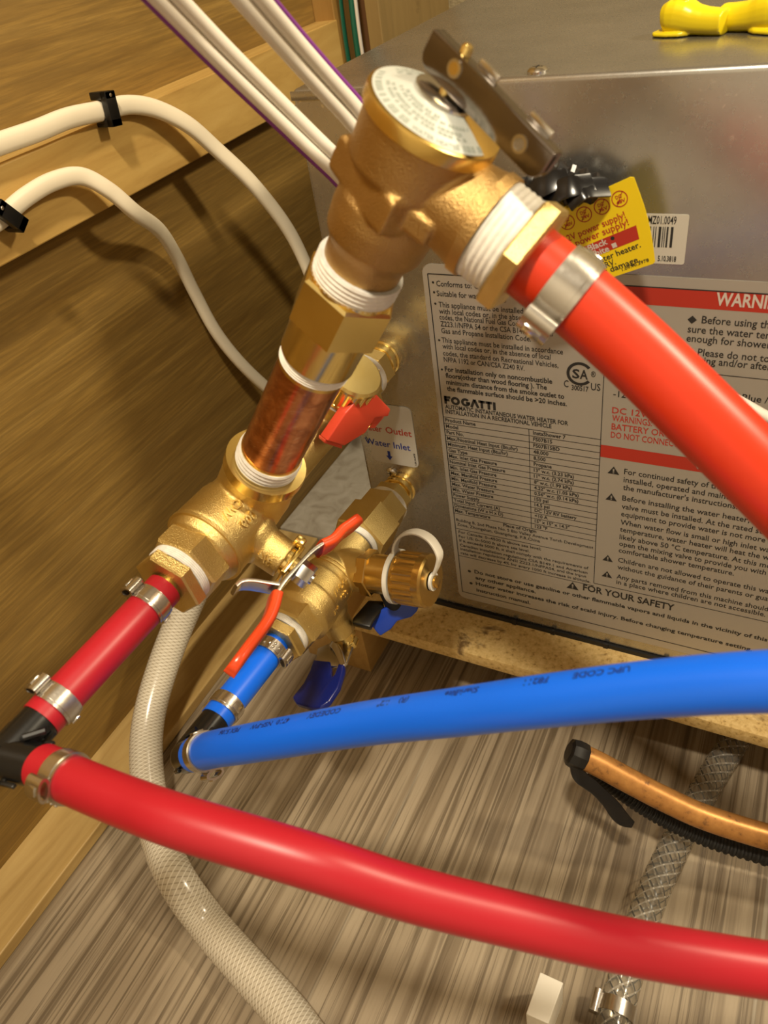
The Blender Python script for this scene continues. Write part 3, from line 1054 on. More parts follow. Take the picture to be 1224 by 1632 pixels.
def cold_body(bm):
    lathe(bm, CL(58), UC, [(0, 12.2), (20, 12.2), (30, 13)], 32)
    lathe(bm, CL(80), UC, [(0, 12.5), (5, 14.6), (14, 15.6), (15, 16.0), (27, 16.6), (28, 17.1), (38, 17.1), (41, 15.2), (42, 13)], 48)
    lathe(bm, CL(79), CD, [(0, 12), (12, 11.2), (20, 11.2)], 32)
    lathe(bm, CL(100), CS, [(0, 12.5), (15, 10.8), (20, 8.4), (29.5, 8.2)], 40)
part('body', 'brass_cast', cv, cold_body, remesh=.6, soft=4)
def cold_letters(bm):
    h = CAMP - CL(100)
    emboss(bm, 'WOG', CL(0), UC, 16.3, 98, h, size=4.6, da=-.5, flip=-1)
    emboss(bm, '600', CL(0), UC, 16.3, 98, h, size=4.6, da=-.85, flip=-1)
    emboss(bm, '3/4', CL(0), UC, 16.8, 108, h, size=4.0, da=-.95, flip=-1)
part('raised_lettering', 'brass_cast', cv, cold_letters)
def body_grooves(bm):
    for s, r in ((86.5, 15.0), (89.0, 15.3)):
        annulus(bm, CL(0), UC, s, s + .7, r - 1, r + .35)
part('body_ridge', 'brass_cast', cv, body_grooves)
part('hex_end', 'brass_cast', cv, lambda b: hexa(b, CL(119), UC, 0, 11, 28.5, .42, 1.0), smooth=20)
CDP = CL(79)
def cold_neck(bm):
    hexa(bm, CDP, CD, 18, 24.5, 22, .2, .6)
    lathe(bm, CDP, CD, [(24, 10.6), (44, 10.6)], 36)
part('drain_neck', 'brass_dark', cv, cold_neck, smooth=25)
cap = part('drain_cap', 'brass_dark', cv, knurl_cap, CDP, CD, 40, 58.5, 14.2, 5.0, label='knurled brass drain cap')
part('cap_button', 'brass_dark', cap, lambda b: lathe(b, CDP, CD, [(58, 2.4), (60.4, 2.4), (60.7, 3.4), (61.9, 3.4), (62.2, 2.8)], 24))
cx, cy, cz = frame(CD)
sdir = (CAMP - (CDP + CD * 48)).normalized()
sdir = (sdir - CD * sdir.dot(CD)).normalized()
upd = (Vec((0, .35, 1)) - CD * Vec((0, .35, 1)).dot(CD)).normalized()
def strap(bm):
    annulus(bm, CDP, CD, 37.4, 39.6, 10.8, 14.6)
    annulus(bm, CDP, CD, 59.0, 60.2, 2.6, 4.9, 28)
    path = [CDP + CD * 38.5 + upd * 12, CDP + CD * 39.5 + upd * 18, CDP + CD * 44 + upd * 24, CDP + CD * 52 + upd * 26.5, CDP + CD * 60 + upd * 23.5, CDP + CD * 64.5 + upd * 16, CDP + CD * 63 + upd * 9.5, CDP + CD * 60 + upd * 3.6]
    sp_ = spline(path, 7)
    n = len(sp_)
    wd = [3.3 if i < n * .7 else 3.3 - 2.0 * (i - n * .7) / (n * .3) for i in range(n)]
    sweep(bm, sp_, wd, .8, seg=16, hint=CD.cross(upd).cross(CD) if False else None, power=.6)
part('strap', 'white_plastic', cap, strap, label='white plastic retaining strap')
# cold stem, blue paddle lever
def cold_stem(bm):
    o = CL(100)
    lathe(bm, o, CS, [(29, 6.2), (33, 6.2), (33.2, 4.2), (36, 4.2)], 28)
    hexa(bm, o, CS, 36, 40, 9, .3)
part('stem', 'brass', cv, cold_stem)
PQ = Vec((0.342, 0, -0.9397))
clev = part('lever', 'steel', cv, many([
    lambda b: prism(b, [(16.14, -106.55, 61.99), (23.2, -102.02, 64.55), (30.96, -101.78, 67.38), (39.28, -104.32, 70.41), (41.82, -115.99, 71.33), (40.91, -118.7, 71), (22.15, -118.85, 64.17)], -PQ, 1.8, .4),
    lambda b: sweep(b, spline([(24.9, -104.82, 65.17), Vec((28.31, -106.11, 66.41)) - PQ * 4, Vec((33.17, -109.17, 68.18)) - PQ * 5, Vec((37.86, -113.51, 69.89)) - PQ * 3, (40.81, -117.82, 70.96)], 5), 2.2, .7, seg=16, power=.5)]), label='plated steel lever plate')
part('grip', 'vinyl_blue', clev, many([
    lambda b: prism(b, [Vec(p) + PQ * -.9 for p in ((19.03, -115.34, 63.04), (31.32, -116.09, 67.51), (34.11, -119.97, 68.52), (37.2, -125.05, 69.65), (38.76, -126.25, 70.22), (39.46, -125.34, 70.47), (37.46, -117.11, 69.75), (41.62, -117.78, 71.26), (43.7, -122.03, 72.01), (46.84, -132.87, 73.16), (46.35, -142.75, 72.98), (43.51, -146.64, 71.95), (37.35, -147.25, 69.71), (26.48, -145.44, 65.75), (21.64, -142.12, 63.99), (22.85, -132.15, 64.43), (21.67, -124.29, 64))], -PQ, 3.8, 1.2)]), label='dark blue dipped paddle grip')
# butterfly handle of the cold drain, blue; the shaded wing is painted black
KN = Vec((0.098, -0.195, 0.976))
BN = Vec((0.273, -0.82, 0.504))
part('drain_stem', 'black_matte', cv, lambda b: lathe(b, CDP + CD * 32, (.1, 0, -1), [(8, 7), (16, 6.4), (21, 6.2)], 24))
bw = part('butterfly_handle', 'plastic_black', cv, lambda b: prism(b, [(41.06, -83.29, 86.49), (48.76, -80.91, 86.19), (51.15, -84.52, 85.23), (49.12, -94.07, 83.52), (49.08, -98.02, 82.74), (38.65, -99.11, 83.56), (37.67, -96.29, 84.22)], KN, 4, .8), label='shaded wing of the drain handle, shade painted in black')
part('blue_wing', 'plastic_blue', bw, lambda b: prism(b, [(50.32, -86.72, 85.23), (60.57, -80.68, 89.52), (69.41, -78.27, 88.63), (69.28, -80.73, 84.7), (66.45, -83.55, 81.65), (59.52, -87.01, 79.77), (56.75, -90.4, 75.76), (51.56, -94.25, 72.31), (49.35, -93.86, 74.14), (45.93, -92.74, 77.83)], BN, 4.5, .8), label='blue wing of the drain handle')

# ------------------------------------------------------------------ adapters between valves and tubing
def adapter(label, F, U, s, af, rt, rot=.3, group='brass tubing adapters', tape_len=4.2, barb=13.0, rb=5.6):
    t = thing('tubing_adapter', label, 'pipe fitting', F(s + 6), group)
    part('seal_tape', 'tape', t, lambda b: tape_ring(b, F(s), U, 0, tape_len, rt))
    part('hex_nut', 'brass_cast', t, lambda b: hexa(b, F(s), U, tape_len - .2, tape_len + 5.6, af, rot, .7), smooth=20)
    part('barb', 'brass', t, lambda b: lathe(b, F(s), U, [(tape_len + 5, rb), (tape_len + 5 + barb, rb)], 28))
    return t
adapter('brass adapter with white tape between hot valve and lower red tube', HL, UH, 171.6, 26.5, 13.6, .15)
adapter('brass adapter with white tape between cold valve and short blue tube', CL, UC, 129.6, 24.5, 13.0, .25)

# ------------------------------------------------------------------ copper pipe, coupling and relief valve above the hot valve
cn = thing('copper_pipe', 'short shiny copper pipe between the hot valve and brass coupling', 'pipe', PL(60))
part('tube', 'copper', cn, lambda b: lathe(b, PL(0), PA, [(26, 12.4), (91, 12.4)], 56))
part('seal_tape', 'tape', cn, lambda b: tape_ring(b, PL(0), PA, 26, 36, 13.3), label='white tape at the lower thread')
part('seal_tape', 'tape', cn, lambda b: tape_ring(b, PL(0), PA, 87.5, 92.5, 13.0), label='white tape at the upper thread')
part('thread_end', 'gold', cn, lambda b: lathe(b, PL(0), PA, [(35.6, 12.7), (37.4, 12.7)], 48))
part('thread_end', 'gold', cn, lambda b: lathe(b, PL(0), PA, [(86, 12.7), (87.6, 12.7)], 48))

cp = thing('hex_coupling', 'machined brass hex coupling between copper pipe and relief valve', 'pipe fitting', PL(110))
part('sleeve', 'brass', cp, lambda b: lathe(b, PL(0), PA, [(91.5, 12.9), (92.3, 13.7), (108, 13.9), (109, 13.9)], 48))
part('hex_nut', 'brass', cp, many([lambda b: hexa(b, PL(0), PA, 107.5, 125, 29.2, .82, 1.0), lambda b: lathe(b, PL(0), PA, [(120, 14.3), (126, 14.3)], 48)]), smooth=20)
part('seal_tape', 'tape', cp, lambda b: tape_ring(b, PL(0), PA, 124.8, 132.6, 14.2))

OA = Vec((0.8249, -0.0871, -0.5585))                                      # outlet axis of the relief valve
OQ = PL(167)
OLQ = lambda s: OQ + OA * s
rv = thing('relief_valve', 'bronze pressure relief valve with round label and steel test lever', 'relief valve', PL(160))
def relief_body(bm):
    lathe(bm, PL(0), PA, [(132, 12.6), (137, 12.8), (139, 13.2), (143, 15.6), (150, 16.2), (155, 15.8), (160, 13.0)], 44)
    lathe(bm, PL(0), PA, [(150, 14.5), (163, 15.0), (166, 17.6), (177, 18.2), (180, 18.6)], 44)
    lathe(bm, OQ, OA, [(0, 12), (12, 12.6), (22, 14.0), (25, 14.7), (28, 14.7)], 40)
    o = PL(160)
    x, y, z = frame(PA, OA)
    hexa(bm, o, PA, -5, 6.5, 29.5, math.radians(20), 1.2, 4, OA)
    # sloping ribs between wrench flats and outlet
    d1 = PA.cross(OA)
    box(bm, (-3, -14, -4), (18, 14, 3), .8, axes=(OA, d1, PA), org=PL(162))
part('body', 'bronze', rv, relief_body, remesh=.6, soft=4)
part('outlet_lip', 'bronze', rv, lambda b: annulus(b, OQ, OA, 25, 28.2, 12.4, 15.2))
def relief_cap(bm):
    lathe(bm, PL(0), PA, [(178.8, 18.4), (179.5, 19.4), (182.6, 19.5), (183.4, 19.2), (183.7, 18.6), (187.6, 7.6)], 64)
cap = part('cap_rim', 'gold', rv, relief_cap, label='gold coloured cap rim')
CX, CY, CZ = frame(PA, OA)
A0 = math.radians(62)
A1 = math.radians(347)
def dome(r):
    return 183.7 + 3.9 * (18.6 - r) / 11.0
def disc_label(bm):
    for k in range(72):
        a, b = A0 + (A1 - A0) * k / 72, A0 + (A1 - A0) * (k + 1) / 72
        pts = []
        for r, t in ((7.0, a), (18.4, a), (18.4, b), (7.0, b)):
            pts.append(PL(dome(r) + .12) + (CX * math.cos(t) + CY * math.sin(t)) * r)
        quad(bm, pts)
dl = part('round_label', 'disc_label', rv, disc_label, smooth=0, label='round silvery label with grey print')
def ring_text(bm, s, rad, mid, size, bold=True):
    vs, fs, x0, x1 = glyphs(s, bold)
    xm = (x0 + x1) / 2
    def at(v):
        a = mid + (v.x - xm) * size / rad
        r = rad - v.y * size
        return PL(dome(r) + .22) + (CX * math.cos(a) + CY * math.sin(a)) * r
    letters(bm, s, at, bold)
def flat_arc(bm, r0, r1, a0, a1):
    pr = None
    for k in range(4):
        t = a0 + (a1 - a0) * k / 3
        d = CX * math.cos(t) + CY * math.sin(t)
        cur = (bm.verts.new(PL(dome(r0) + .22) + d * r0), bm.verts.new(PL(dome(r1) + .22) + d * r1))
        if pr:
            bm.faces.new((pr[0], pr[1], cur[1], cur[0]))
        pr = cur
def label_print(bm):
    # lettering too blurred to read is kept as short grey dashes
    ring_text(bm, 'WATER HEATER', 17.9, math.radians(-62), 1.9)
    random.seed(3)
    for rad, hh, a0, a1 in ((16.9, .8, -170, -92), (16.9, .8, -42, -12), (14.6, .45, -150, -30), (13.3, .45, -146, -36), (11.6, .45, -140, -20), (10.4, .45, -130, -60), (15.4, .45, 60, 170), (13.6, .5, 80, 180), (11.6, .5, 90, 175)):
        a = a0
        while a < a1:
            w = random.uniform(2.2, 5.5)
            flat_arc(bm, rad - hh, rad + hh, math.radians(a), math.radians(a + w))
            a += w + random.choice((1.0, 1.2, 4.0))
part('print', 'ink_faint', dl, label_print, smooth=0)
part('spring_disc', 'chrome', rv, lambda b: lathe(b, PL(0), PA, [(187.4, 8.2), (188.4, 8.2), (188.8, 7.4)], 48))
part('test_stem', 'brass', rv, lambda b: lathe(b, PL(0), PA, [(187, 1.7), (193, 1.7)], 20))
LD = Vec((0.7926, -0.3088, -0.5257))
LN = PA.cross(LD)
LN = LN if LN.dot(CAMP - PL(184)) > 0 else -LN
LO = PL(184)
LT = .045                                               # the lever hangs slightly nose down
LDV = (LD - PA * LT).normalized()
PAV = (PA + LD * LT).normalized()
LO2 = LO + PA * .5
def lv(x, n, z):
    return LO2 + LDV * x + LN * n + PAV * z
def lever_plate(bm, n0, n1, z0, z1, x0, x1, holes=True):
    # outline with two rounded lower corners and two round holes, built as strips of quads
    pr = []
    r = 3.6
    for k in range(6):
        a = math.pi + k * math.pi / 10
        pr.append((x0 + r + r * math.cos(a), z0 + r + r * math.sin(a)))
    for k in range(6):
        a = 1.5 * math.pi + k * math.pi / 10
        pr.append((x1 - r + r * math.cos(a), z0 + r + r * math.sin(a)))
    pr += [(x1, z1), (x0, z1)]
    prism(bm, [lv(p[0], n1, p[1]) for p in pr], LN, n1 - n0, .3)
test = part('test_lever', 'zinc', rv, many([
    lambda b: lever_plate(b, 1.0, 2.1, 5.4, 13.9, -10.4, 35),
    lambda b: lever_plate(b, -2.1, -1.0, 5.4, 13.9, -10.4, 35),
    lambda b: box(b, (-10.4, -2.1, 13.0), (35, 2.1, 14.2), .45, axes=(LDV, LN, PAV), org=LO2)]), label='folded bright steel test lever')
def ring_eye(bm, x, z, n):
    annulus(bm, lv(x, 0, z), LN, n, n + .5, 1.5, 2.2, 28)
part('hole_rim', 'chrome', test, lambda b: ring_eye(b, .2, 11.0, 1.9))
part('hole_rim', 'chrome', test, lambda b: ring_eye(b, 26.0, 9.7, 1.9))
part('hole', 'galv', test, many([lambda b: lathe(b, lv(26.0, 0, 9.7), LN, [(1.98, 1.5), (2.25, 1.5)], 24)]), label='grey hole at the lever end')
part('pivot_pin', 'brass', test, many([lambda b: lathe(b, lv(.2, 0, 11.0), LN, [(-3.4, 1.5), (2.5, 1.5)], 24), lambda b: lathe(b, lv(-.6, -.6, 10), PA, [(0, 1.5), (5.6, 1.6), (6.4, 1.0)], 20)]))
part('bent_tab', 'chrome', test, lambda b: box(b, (3, -3.2, 12.6), (10, -1.9, 15.8), .4, axes=(LDV, LN, PAV), org=LO2))
part('bent_tab', 'chrome', test, lambda b: box(b, (22, -3.2, 12.6), (30, -1.9, 15.6), .4, axes=(LDV, LN, PAV), org=LO2))
adapter('brass adapter with wide white tape between relief valve and orange red hose', OLQ, OA, 28, 30.5, 14.3, .1, tape_len=9.5, barb=20, rb=8.0)

# ------------------------------------------------------------------ tubing
RT = 7.4
def hollow(bm, path, r, ri, seg=28):
    sweep(bm, path, r, seg=seg)
def tube(label, mat, path, r, group=None, n=8):
    return solo('pex_tube', mat, label, 'tube', lambda b: sweep(b, spline(path, n), r, seg=32), group=group)

tube('short red tube between hot valve and black elbow', 'pex_red', [HL(182.5), HL(200), HL(228), HL(247.5)], RT, 'plastic water tubes')
RE = HL(258)                                            # corner of the red elbow
rp = [(29.1, -260.07, 184.34), (47.99, -260.68, 186.98), (68.87, -260.53, 189.09), (89.89, -259.52, 190.42), (125.53, -252.72, 183.29), (151.33, -245.53, 170.46), (179.07, -236.84, 159.46), (210.3, -227.5, 149.96), (244.56, -216.04, 142.19), (287.4, -201.04, 133.93), (347.45, -179.76, 122.3)]
def run_on(pts, d):
    a, b = Vec(pts[-2]), Vec(pts[-1])
    pts.append(tuple(b + (b - a).normalized() * d))
run_on(rp, 120)
tube('long red tube crossing the picture in front of the striped floor', 'pex_red', rp, RT, 'plastic water tubes')
tube('short blue tube between cold valve and its black elbow', 'pex_blue', [CL(138.5), CL(155), CL(175), CL(189)], RT, 'plastic water tubes')
bp = [(29.16, -210.87, 118.09), (45.58, -211.19, 132.07), (59.59, -210.21, 141.13), (74.27, -207.99, 149.41), (113.46, -200.9, 170.08), (148.68, -197.25, 189.86), (173.7, -194.83, 204.11), (202.55, -191.16, 218.67), (227.47, -188.63, 229.97), (256.72, -185.66, 240.42), (295.15, -182.07, 251.75)]
run_on(bp, 160)
bt = tube('long blue printed tube crossing in front of the particle board', 'pex_blue', bp, RT, 'plastic water tubes')
op = [OLQ(42.5), OLQ(50), OLQ(58), (179.95, -127.59, 279.31), (198.46, -132.42, 265.35), (215.78, -137.25, 252.18), (240.08, -143.8, 232.67), (286.38, -159.35, 192.66)]
run_on(op, 20)
tube('thick orange red hose running down from the relief valve', 'pex_orange', op, 10.3, 'plastic water tubes')

# print on the blue tube, bent round it and upside down as seen here
def tube_print(bm):
    path = spline(bp, 10)
    fr = frames(path)
    S = [0.0]
    for i in range(1, len(path)):
        S.append(S[-1] + (path[i] - path[i - 1]).length)
    def at_s(s):
        for i in range(1, len(S)):
            if s <= S[i]:
                f = (s - S[i - 1]) / (S[i] - S[i - 1])
                return path[i - 1].lerp(path[i], f), fr[i]
        return path[-1], fr[-1]
    def near(px_s, s_txt, size, bold=True):
        vs, fs, x0, x1 = glyphs(s_txt, bold)
        def at(v):
            s = px_s - (v.x - x0) * size            # reads from right to left
            p, f = at_s(s)
            tw = (CAMP - p)
            tw = (tw - f[1] * tw.dot(f[1])).normalized()
            sd = f[1].cross(tw)
            if sd.z < 0:
                sd = -sd
            a = math.radians(50) - (v.y - .3) * size / RT
            return p + (tw * math.cos(a) + sd * math.sin(a)) * (RT + .06)
        letters(bm, s_txt, at, bold)
    # distances along the tube at which each word starts
    def s_at(q):
        q = Vec(q)
        return S[min(range(len(path)), key=lambda i: (path[i] - q).length)]
    near(s_at((200.36, -191.67, 218.03)), 'UPC CODE', 3.2)
    near(s_at((178.06, -194.34, 206.45)), 'F8211', 3.4)
    near(s_at((159.5, -195.59, 195.41)), 'SharkBite', 3.3)
    near(s_at((136.15, -197.03, 181.06)), '(R)', 3.3)
    near(s_at((127.46, -198.07, 176.3)), '1/2"', 3.3)
    near(s_at((109.94, -201.78, 168.36)), 'CODE', 3.3)
    near(s_at((99.39, -203.51, 162.56)), 'DEV', 3.3)
    near(s_at((90.21, -204.94, 157.72)), '4710', 3.3)
    near(s_at((78.91, -207.13, 151.94)), 'NSF-PW', 3.2)
    near(s_at((65.55, -209.13, 144.58)), 'PEX 5106', 3.2)
part('printed_lettering', 'ink_print', bt, tube_print, smooth=0)

# ------------------------------------------------------------------ black plastic elbows
def elbow(label, corner, d1, d2, l1, l2, side):
    t = thing('elbow_fitting', label, 'pipe fitting', corner, 'black plastic elbows')
    def bodyf(bm):
        sweep(bm, spline([corner + d1 * l1, corner + d1 * 6, corner + d1 * 1.6, corner + (d1 + d2) * .9, corner + d2 * 1.6, corner + d2 * 6, corner + d2 * l2], 6), 7.0, seg=28)
    b = part('body', 'plastic_black', t, bodyf)
    nn = d1.cross(d2).normalized()
    part('flow_arrow', 'plastic_black', b, lambda m: sweep(m, [corner + (d1 + d2) * 5.2 + nn * 6.3 * side, corner + (d1 + d2) * 9.5 + nn * 5.6 * side], 1.3, seg=8))
    def tabs(bm):
        for d, l, o in ((d1, l1, d2), (d2, l2, d1)):
            for sg in (1, -1):
                c = corner + d * (l - 13) + o * (8.3 * sg)
                box(bm, (-.8, -.8, -1.6), (.8, .8, 4.2), .25, axes=(o, nn, d), org=c)
                box(bm, (-3.0 if sg > 0 else -.8, -.8, -1.6), (.8 if sg > 0 else 3.0, .8, 0.0), .25, axes=(o, nn, d), org=c)
    part('stop_tab', 'plastic_black', b, tabs)
    return t
rd = (Vec(rp[1]) - Vec(rp[0])).normalized()
rcorner = HL(263)
elbow('black plastic elbow joining the two red tubes', rcorner, -UH, (Vec(rp[0]) - rcorner).normalized(), 21, 20, -1)
bd = (Vec(bp[1]) - Vec(bp[0])).normalized()
bcorner = CL(210)
elbow('black plastic elbow joining the two blue tubes', bcorner, -UC, (Vec(bp[0]) - bcorner).normalized(), 24, 18, -1)

# ------------------------------------------------------------------ pinch clamps: one is built, the others are copies
def omega(bm, r, w):
    pts = []
    for k in range(13):
        a = math.radians(-60 + 300 * k / 12)
        pts.append((2.0 + 1.55 * math.cos(math.radians(180)) * 0 + 1.75 * math.cos(a + math.pi / 2 * 0), 1.9 * math.sin(a)))
    # closed loop profile standing off the band, extruded across the band
    n = 20
    outer, inner = [], []
    for k in range(n):
        a = 2 * math.pi * k / n
        outer.append((r + 2.0 + 2.2 * math.cos(a), 4.0 * math.sin(a)))
        inner.append((r + 2.0 + 1.3 * math.cos(a), 3.0 * math.sin(a)))
    rings = []
    for prof, z in ((inner, -w), (outer, -w), (outer, w), (inner, w)):
        rings.append([bm.verts.new((x, y, z)) for x, y in prof])
    ring_faces(bm, rings, closed=True)
clamp0 = thing('pinch_clamp', 'first', 'clamp', (0, 0, 0), 'steel pinch clamps on the tubes')
part('band', 'steel', clamp0, many([lambda b: annulus(b, (0, 0, 0), (0, 0, 1), -3.4, 3.4, 7.3, 8.05, 56), lambda b: annulus(b, (0, 0, 0), (0, 0, 1), -2.2, 2.2, 7.9, 8.35, 56)]))
ear = part('ear', 'steel', clamp0, lambda b: omega(b, 7.7, 3.3))
def ear_groove(bm):
    box(bm, (11.4, -1.6, -2.0), (12.25, 1.6, 2.0), .35)
part('ear_dimple', 'chrome', ear, ear_groove)
def band_marks(bm):
    for k, (a, z) in enumerate(((60, 1.2), (60, -1.0), (78, .2), (96, 1.0), (40, 0))):
        t = math.radians(a)
        lathe(bm, (8.2 * math.cos(t), 8.2 * math.sin(t), z), (math.cos(t), math.sin(t), 0), [(0, .8), (.5, .7), (.75, .35)], 12)
    box(bm, (-8.9, -2.4, -1.8), (-8.1, 2.4, 1.8), .25)
part('band_stud', 'chrome', clamp0, band_marks)
first = [True]
def place_clamp(label, pos, ax, ear_dir, scale=1.0):
    if first[0]:
        r = clamp0
        first[0] = False
    else:
        r = clamp0.copy()
        COL.objects.link(r)
        for ch in list(clamp0.children):
            c = ch.copy()
            COL.objects.link(c)
            c.parent = r
            for g in ch.children:
                d = g.copy()
                COL.objects.link(d)
                d.parent = c
    r['label'] = label
    x, y, z = frame(ax, ear_dir)
    r.rotation_mode = 'QUATERNION'
    r.rotation_quaternion = Matrix((x, y, z)).transposed().to_quaternion()
    r.location = V(pos) * MM
    r.scale = (scale,) * 3
    return r
HR = UH.cross(Vec((0, 0, 1))).normalized()              # to the left of the hot line as it leaves the heater
toC = lambda p: (CAMP - V(p)).normalized()
def sidev(p, U, ang):
    """direction round the tube: 0 faces the camera, turning by ang degrees"""
    c = toC(p)
    c = (c - V(U) * c.dot(V(U))).normalized()
    s = V(U).normalized().cross(c)
    a = math.radians(ang)
    return c * math.cos(a) + s * math.sin(a)
place_clamp('steel pinch clamp on red tube below the hot valve adapter', HL(191.5), UH, sidev(HL(190), UH, 80))
place_clamp('steel pinch clamp on short red tube, above the black elbow', HL(240), UH, sidev(HL(240), UH, 72))
q = Vec(rp[0]).lerp(Vec(rp[1]), .62)
place_clamp('steel pinch clamp on long red tube beside the black elbow', q, rd, sidev(q, rd, 38))
place_clamp('steel pinch clamp on blue tube below the cold valve adapter', CL(145), UC, sidev(CL(145), UC, -58))
place_clamp('steel pinch clamp on short blue tube, above the black elbow', CL(181), UC, sidev(CL(181), UC, 150))
q = Vec(bp[0]).lerp(Vec(bp[1]), .42)
place_clamp('steel pinch clamp on long blue tube beside the black elbow', q, bd, sidev(q, bd, 100))
place_clamp('large steel pinch clamp on the orange red hose', OLQ(55.5), OA, sidev(OLQ(55.5), OA, 58), 1.39)

# ------------------------------------------------------------------ hoses and pipes on the floor
hp = [(205.58, -272.41, -49), (146.09, -271.44, -49), (92.89, -262.69, -49), (53.58, -248.94, -49), (24.22, -240.5, -48.5), (-10.71, -229.98, -47), (-35.75, -219.93, -30.54), (-71.22, -197.51, -34.66), (-97.75, -169.48, -26.4), (-111.91, -144.06, -16.37), (-117.29, -112.67, 0.22), (-114.9, -80.82, 21.58), (-107.57, -50.76, 44.17), (-106.19, -20.23, 47.58), (-117.21, 6.31, 34.69)]
solo('braided_hose', 'hose', 'cream woven braided hose curving down from behind the hot valve', 'hose', lambda b: sweep(b, spline(hp, 8), 10.6, seg=28, uvs=True), group='braided hoses')
gp = [(259.5, 91.05, -51), (241.33, 8.62, -51), (228.27, -36.15, -51), (217.4, -80.35, -51), (209.73, -119.26, -51), (206.53, -152.8, -51), (205.16, -178.1, -51), (205.35, -195.27, -51)]
ch = thing('braided_hose', 'clear hose with black crossed braid lying on the floor', 'hose', gp[4], 'braided hoses')
part('wall', 'hose_clear', ch, lambda b: sweep(b, spline(gp, 8), 8.2, seg=28, uvs=True))
part('bore', 'hose_core', ch, lambda b: sweep(b, spline(gp, 8), 5.2, seg=20)) if False else None
q0, q1 = Vec((205.16, -178.1, -51)), Vec((205.39, -193, -51))
solo('hose_clamp', 'steel', 'small steel clamp round the lower end of the clear hose', 'clamp', many([
    lambda b: annulus(b, q0.lerp(q1, .2), q1 - q0, -3.5, 3.5, 8.3, 9.0),
    lambda b: lathe(b, q0.lerp(q1, .2) + Vec((-9.5, 0, 1.5)), (0, 1, .2), [(-5, 3.0), (5, 3.0)], 24)]))
kp = [(160.17, -95.24, 20.56), (170.45, -93.51, 15.55), (186.9, -92.44, 7.38), (206.46, -91.33, -1.24), (227.13, -89.71, -8.48), (257.06, -85.53, -14.52), (287.36, -80.89, -17.19), (328.13, -73.2, -20.52)]
run_on(kp, 230)
ct = thing('copper_tube', 'weathered copper tube with taped end lying near the floor', 'pipe', kp[3])
part('tube', 'copper_old', ct, lambda b: sweep(b, spline(kp, 8), 6.6, seg=28))
kd = (Vec(kp[1]) - Vec(kp[0])).normalized()
def end_tape(bm):
    o = Vec(kp[0])
    lathe(bm, o - kd * 4.5, kd, [(0, 5.2), (1, 7.2), (4, 7.8), (7.5, 7.7), (9.5, 7.3)], 9)
    sweep(bm, spline([(159.47, -101.14, 21.31), (164.71, -102.77, 13.07), (172.34, -102.08, 5.6), (180.71, -102.51, -3.49), (187.33, -103.61, -12.1), (193.26, -102.22, -17.73)], 5), [1.5, 2, 2.6, 3.2, 3.6, 3.8, 3.8, 3.6, 3.6, 3.6, 3.4, 3.4, 3.4, 3.6, 3.6, 3.8, 4, 4.2, 4.2, 4.2, 4.0, 3.8, 3.4, 3.0, 2.5, 2.0], .7, seg=12, hint=(0, -.5, .8), power=.5)
part('end_tape', 'tape_black', ct, end_tape, smooth=20, label='black tape wrapped round the tube end')
lp = [(167.96, -88.31, 0.49), (179.65, -88.6, -9.08), (195.11, -89.22, -18.31), (213.18, -89.39, -25.67), (234.41, -87.95, -31.91), (260.51, -84.58, -36.24), (295.67, -82.52, -43.16), (334.97, -75.93, -46.64)]
run_on(lp, 230)
def loom(bm):
    pth = spline(lp, 28)
    sweep(bm, pth, [4.9 if (i // 2) % 2 else 4.1 for i in range(len(pth))], seg=20)
solo('corrugated_conduit', 'black_matte', 'black corrugated wire conduit running just under the copper tube', 'conduit', loom, smooth=25)
# white plastic stub on the floor
wb = [(168.36, -185.5, -32), (179.92, -185.58, -32), (178.41, -205.16, -32), (167.57, -205.46, -32)]
solo('plastic_block', 'white_plastic', 'small white plastic block on the floor in front of the red tube', 'block', lambda b: prism(b, wb, (0, 0, 1), 28, .5))

# ------------------------------------------------------------------ cables on the left wall
def cable(label, pts, w, t, hint):
    return solo('power_cable', 'cable_white', label, 'cable', lambda b: sweep(b, spline(pts, 8), w, t, seg=18, hint=hint, power=.8), group='cream cables on the wall')
c1 = [(-134, -86.76, 316.11), (-134, -53.98, 315.25), (-133, -30.69, 314.57), (-133, -8.58, 314.41), (-134, 17.22, 311.3), (-134, 36.85, 309.1), (-131, 54.69, 302.15), (-126, 71.72, 288.95), (-122, 86.66, 270.53), (-113, 101.43, 245.82), (-105, 114.94, 215.41), (-100, 121.41, 189.39), (-94, 121.5, 158.79), (-90, 116.01, 126.27)]
cable('upper cream power cable clipped to the batten, arching towards the heater', c1, 5.0, 3.4, (1, 0, 0))
c2 = [(-134, -95.33, 285.17), (-134, -73.47, 285.73), (-133, -53.8, 289.91), (-132, -34.33, 291.31), (-130, -17.25, 288.2), (-126, -5.62, 276.8), (-125, 5.9, 261.02), (-135, 30.14, 240.47), (-145, 47.45, 215.23), (-148, 56.44, 185.45), (-146, 62.89, 153.74), (-142, 74.62, 121.98), (-138, 93.28, 88.12), (-134, 113.56, 59.31)]
cable('lower cream power cable dropping from the batten behind the copper pipe', c2, 4.6, 3.1, (1, 0, 0))
def clip(bm, p, tilt):
    p = V(p)
    a = Vec((0, math.cos(tilt), math.sin(tilt)))     # along the cable
    b = Vec((0, -math.sin(tilt), math.cos(tilt)))
    x = Vec((1, 0, 0))
    box(bm, (-3.8, -8.5, -4), (3.8, -4.6, 7.6), .5, axes=(a, b, x), org=p)
    box(bm, (-3.8, 4.6, -4), (3.8, 8.5, 7.6), .5, axes=(a, b, x), org=p)
    box(bm, (-3.8, -8.5, 3.4), (3.8, 8.5, 7.6), .5, axes=(a, b, x), org=p)
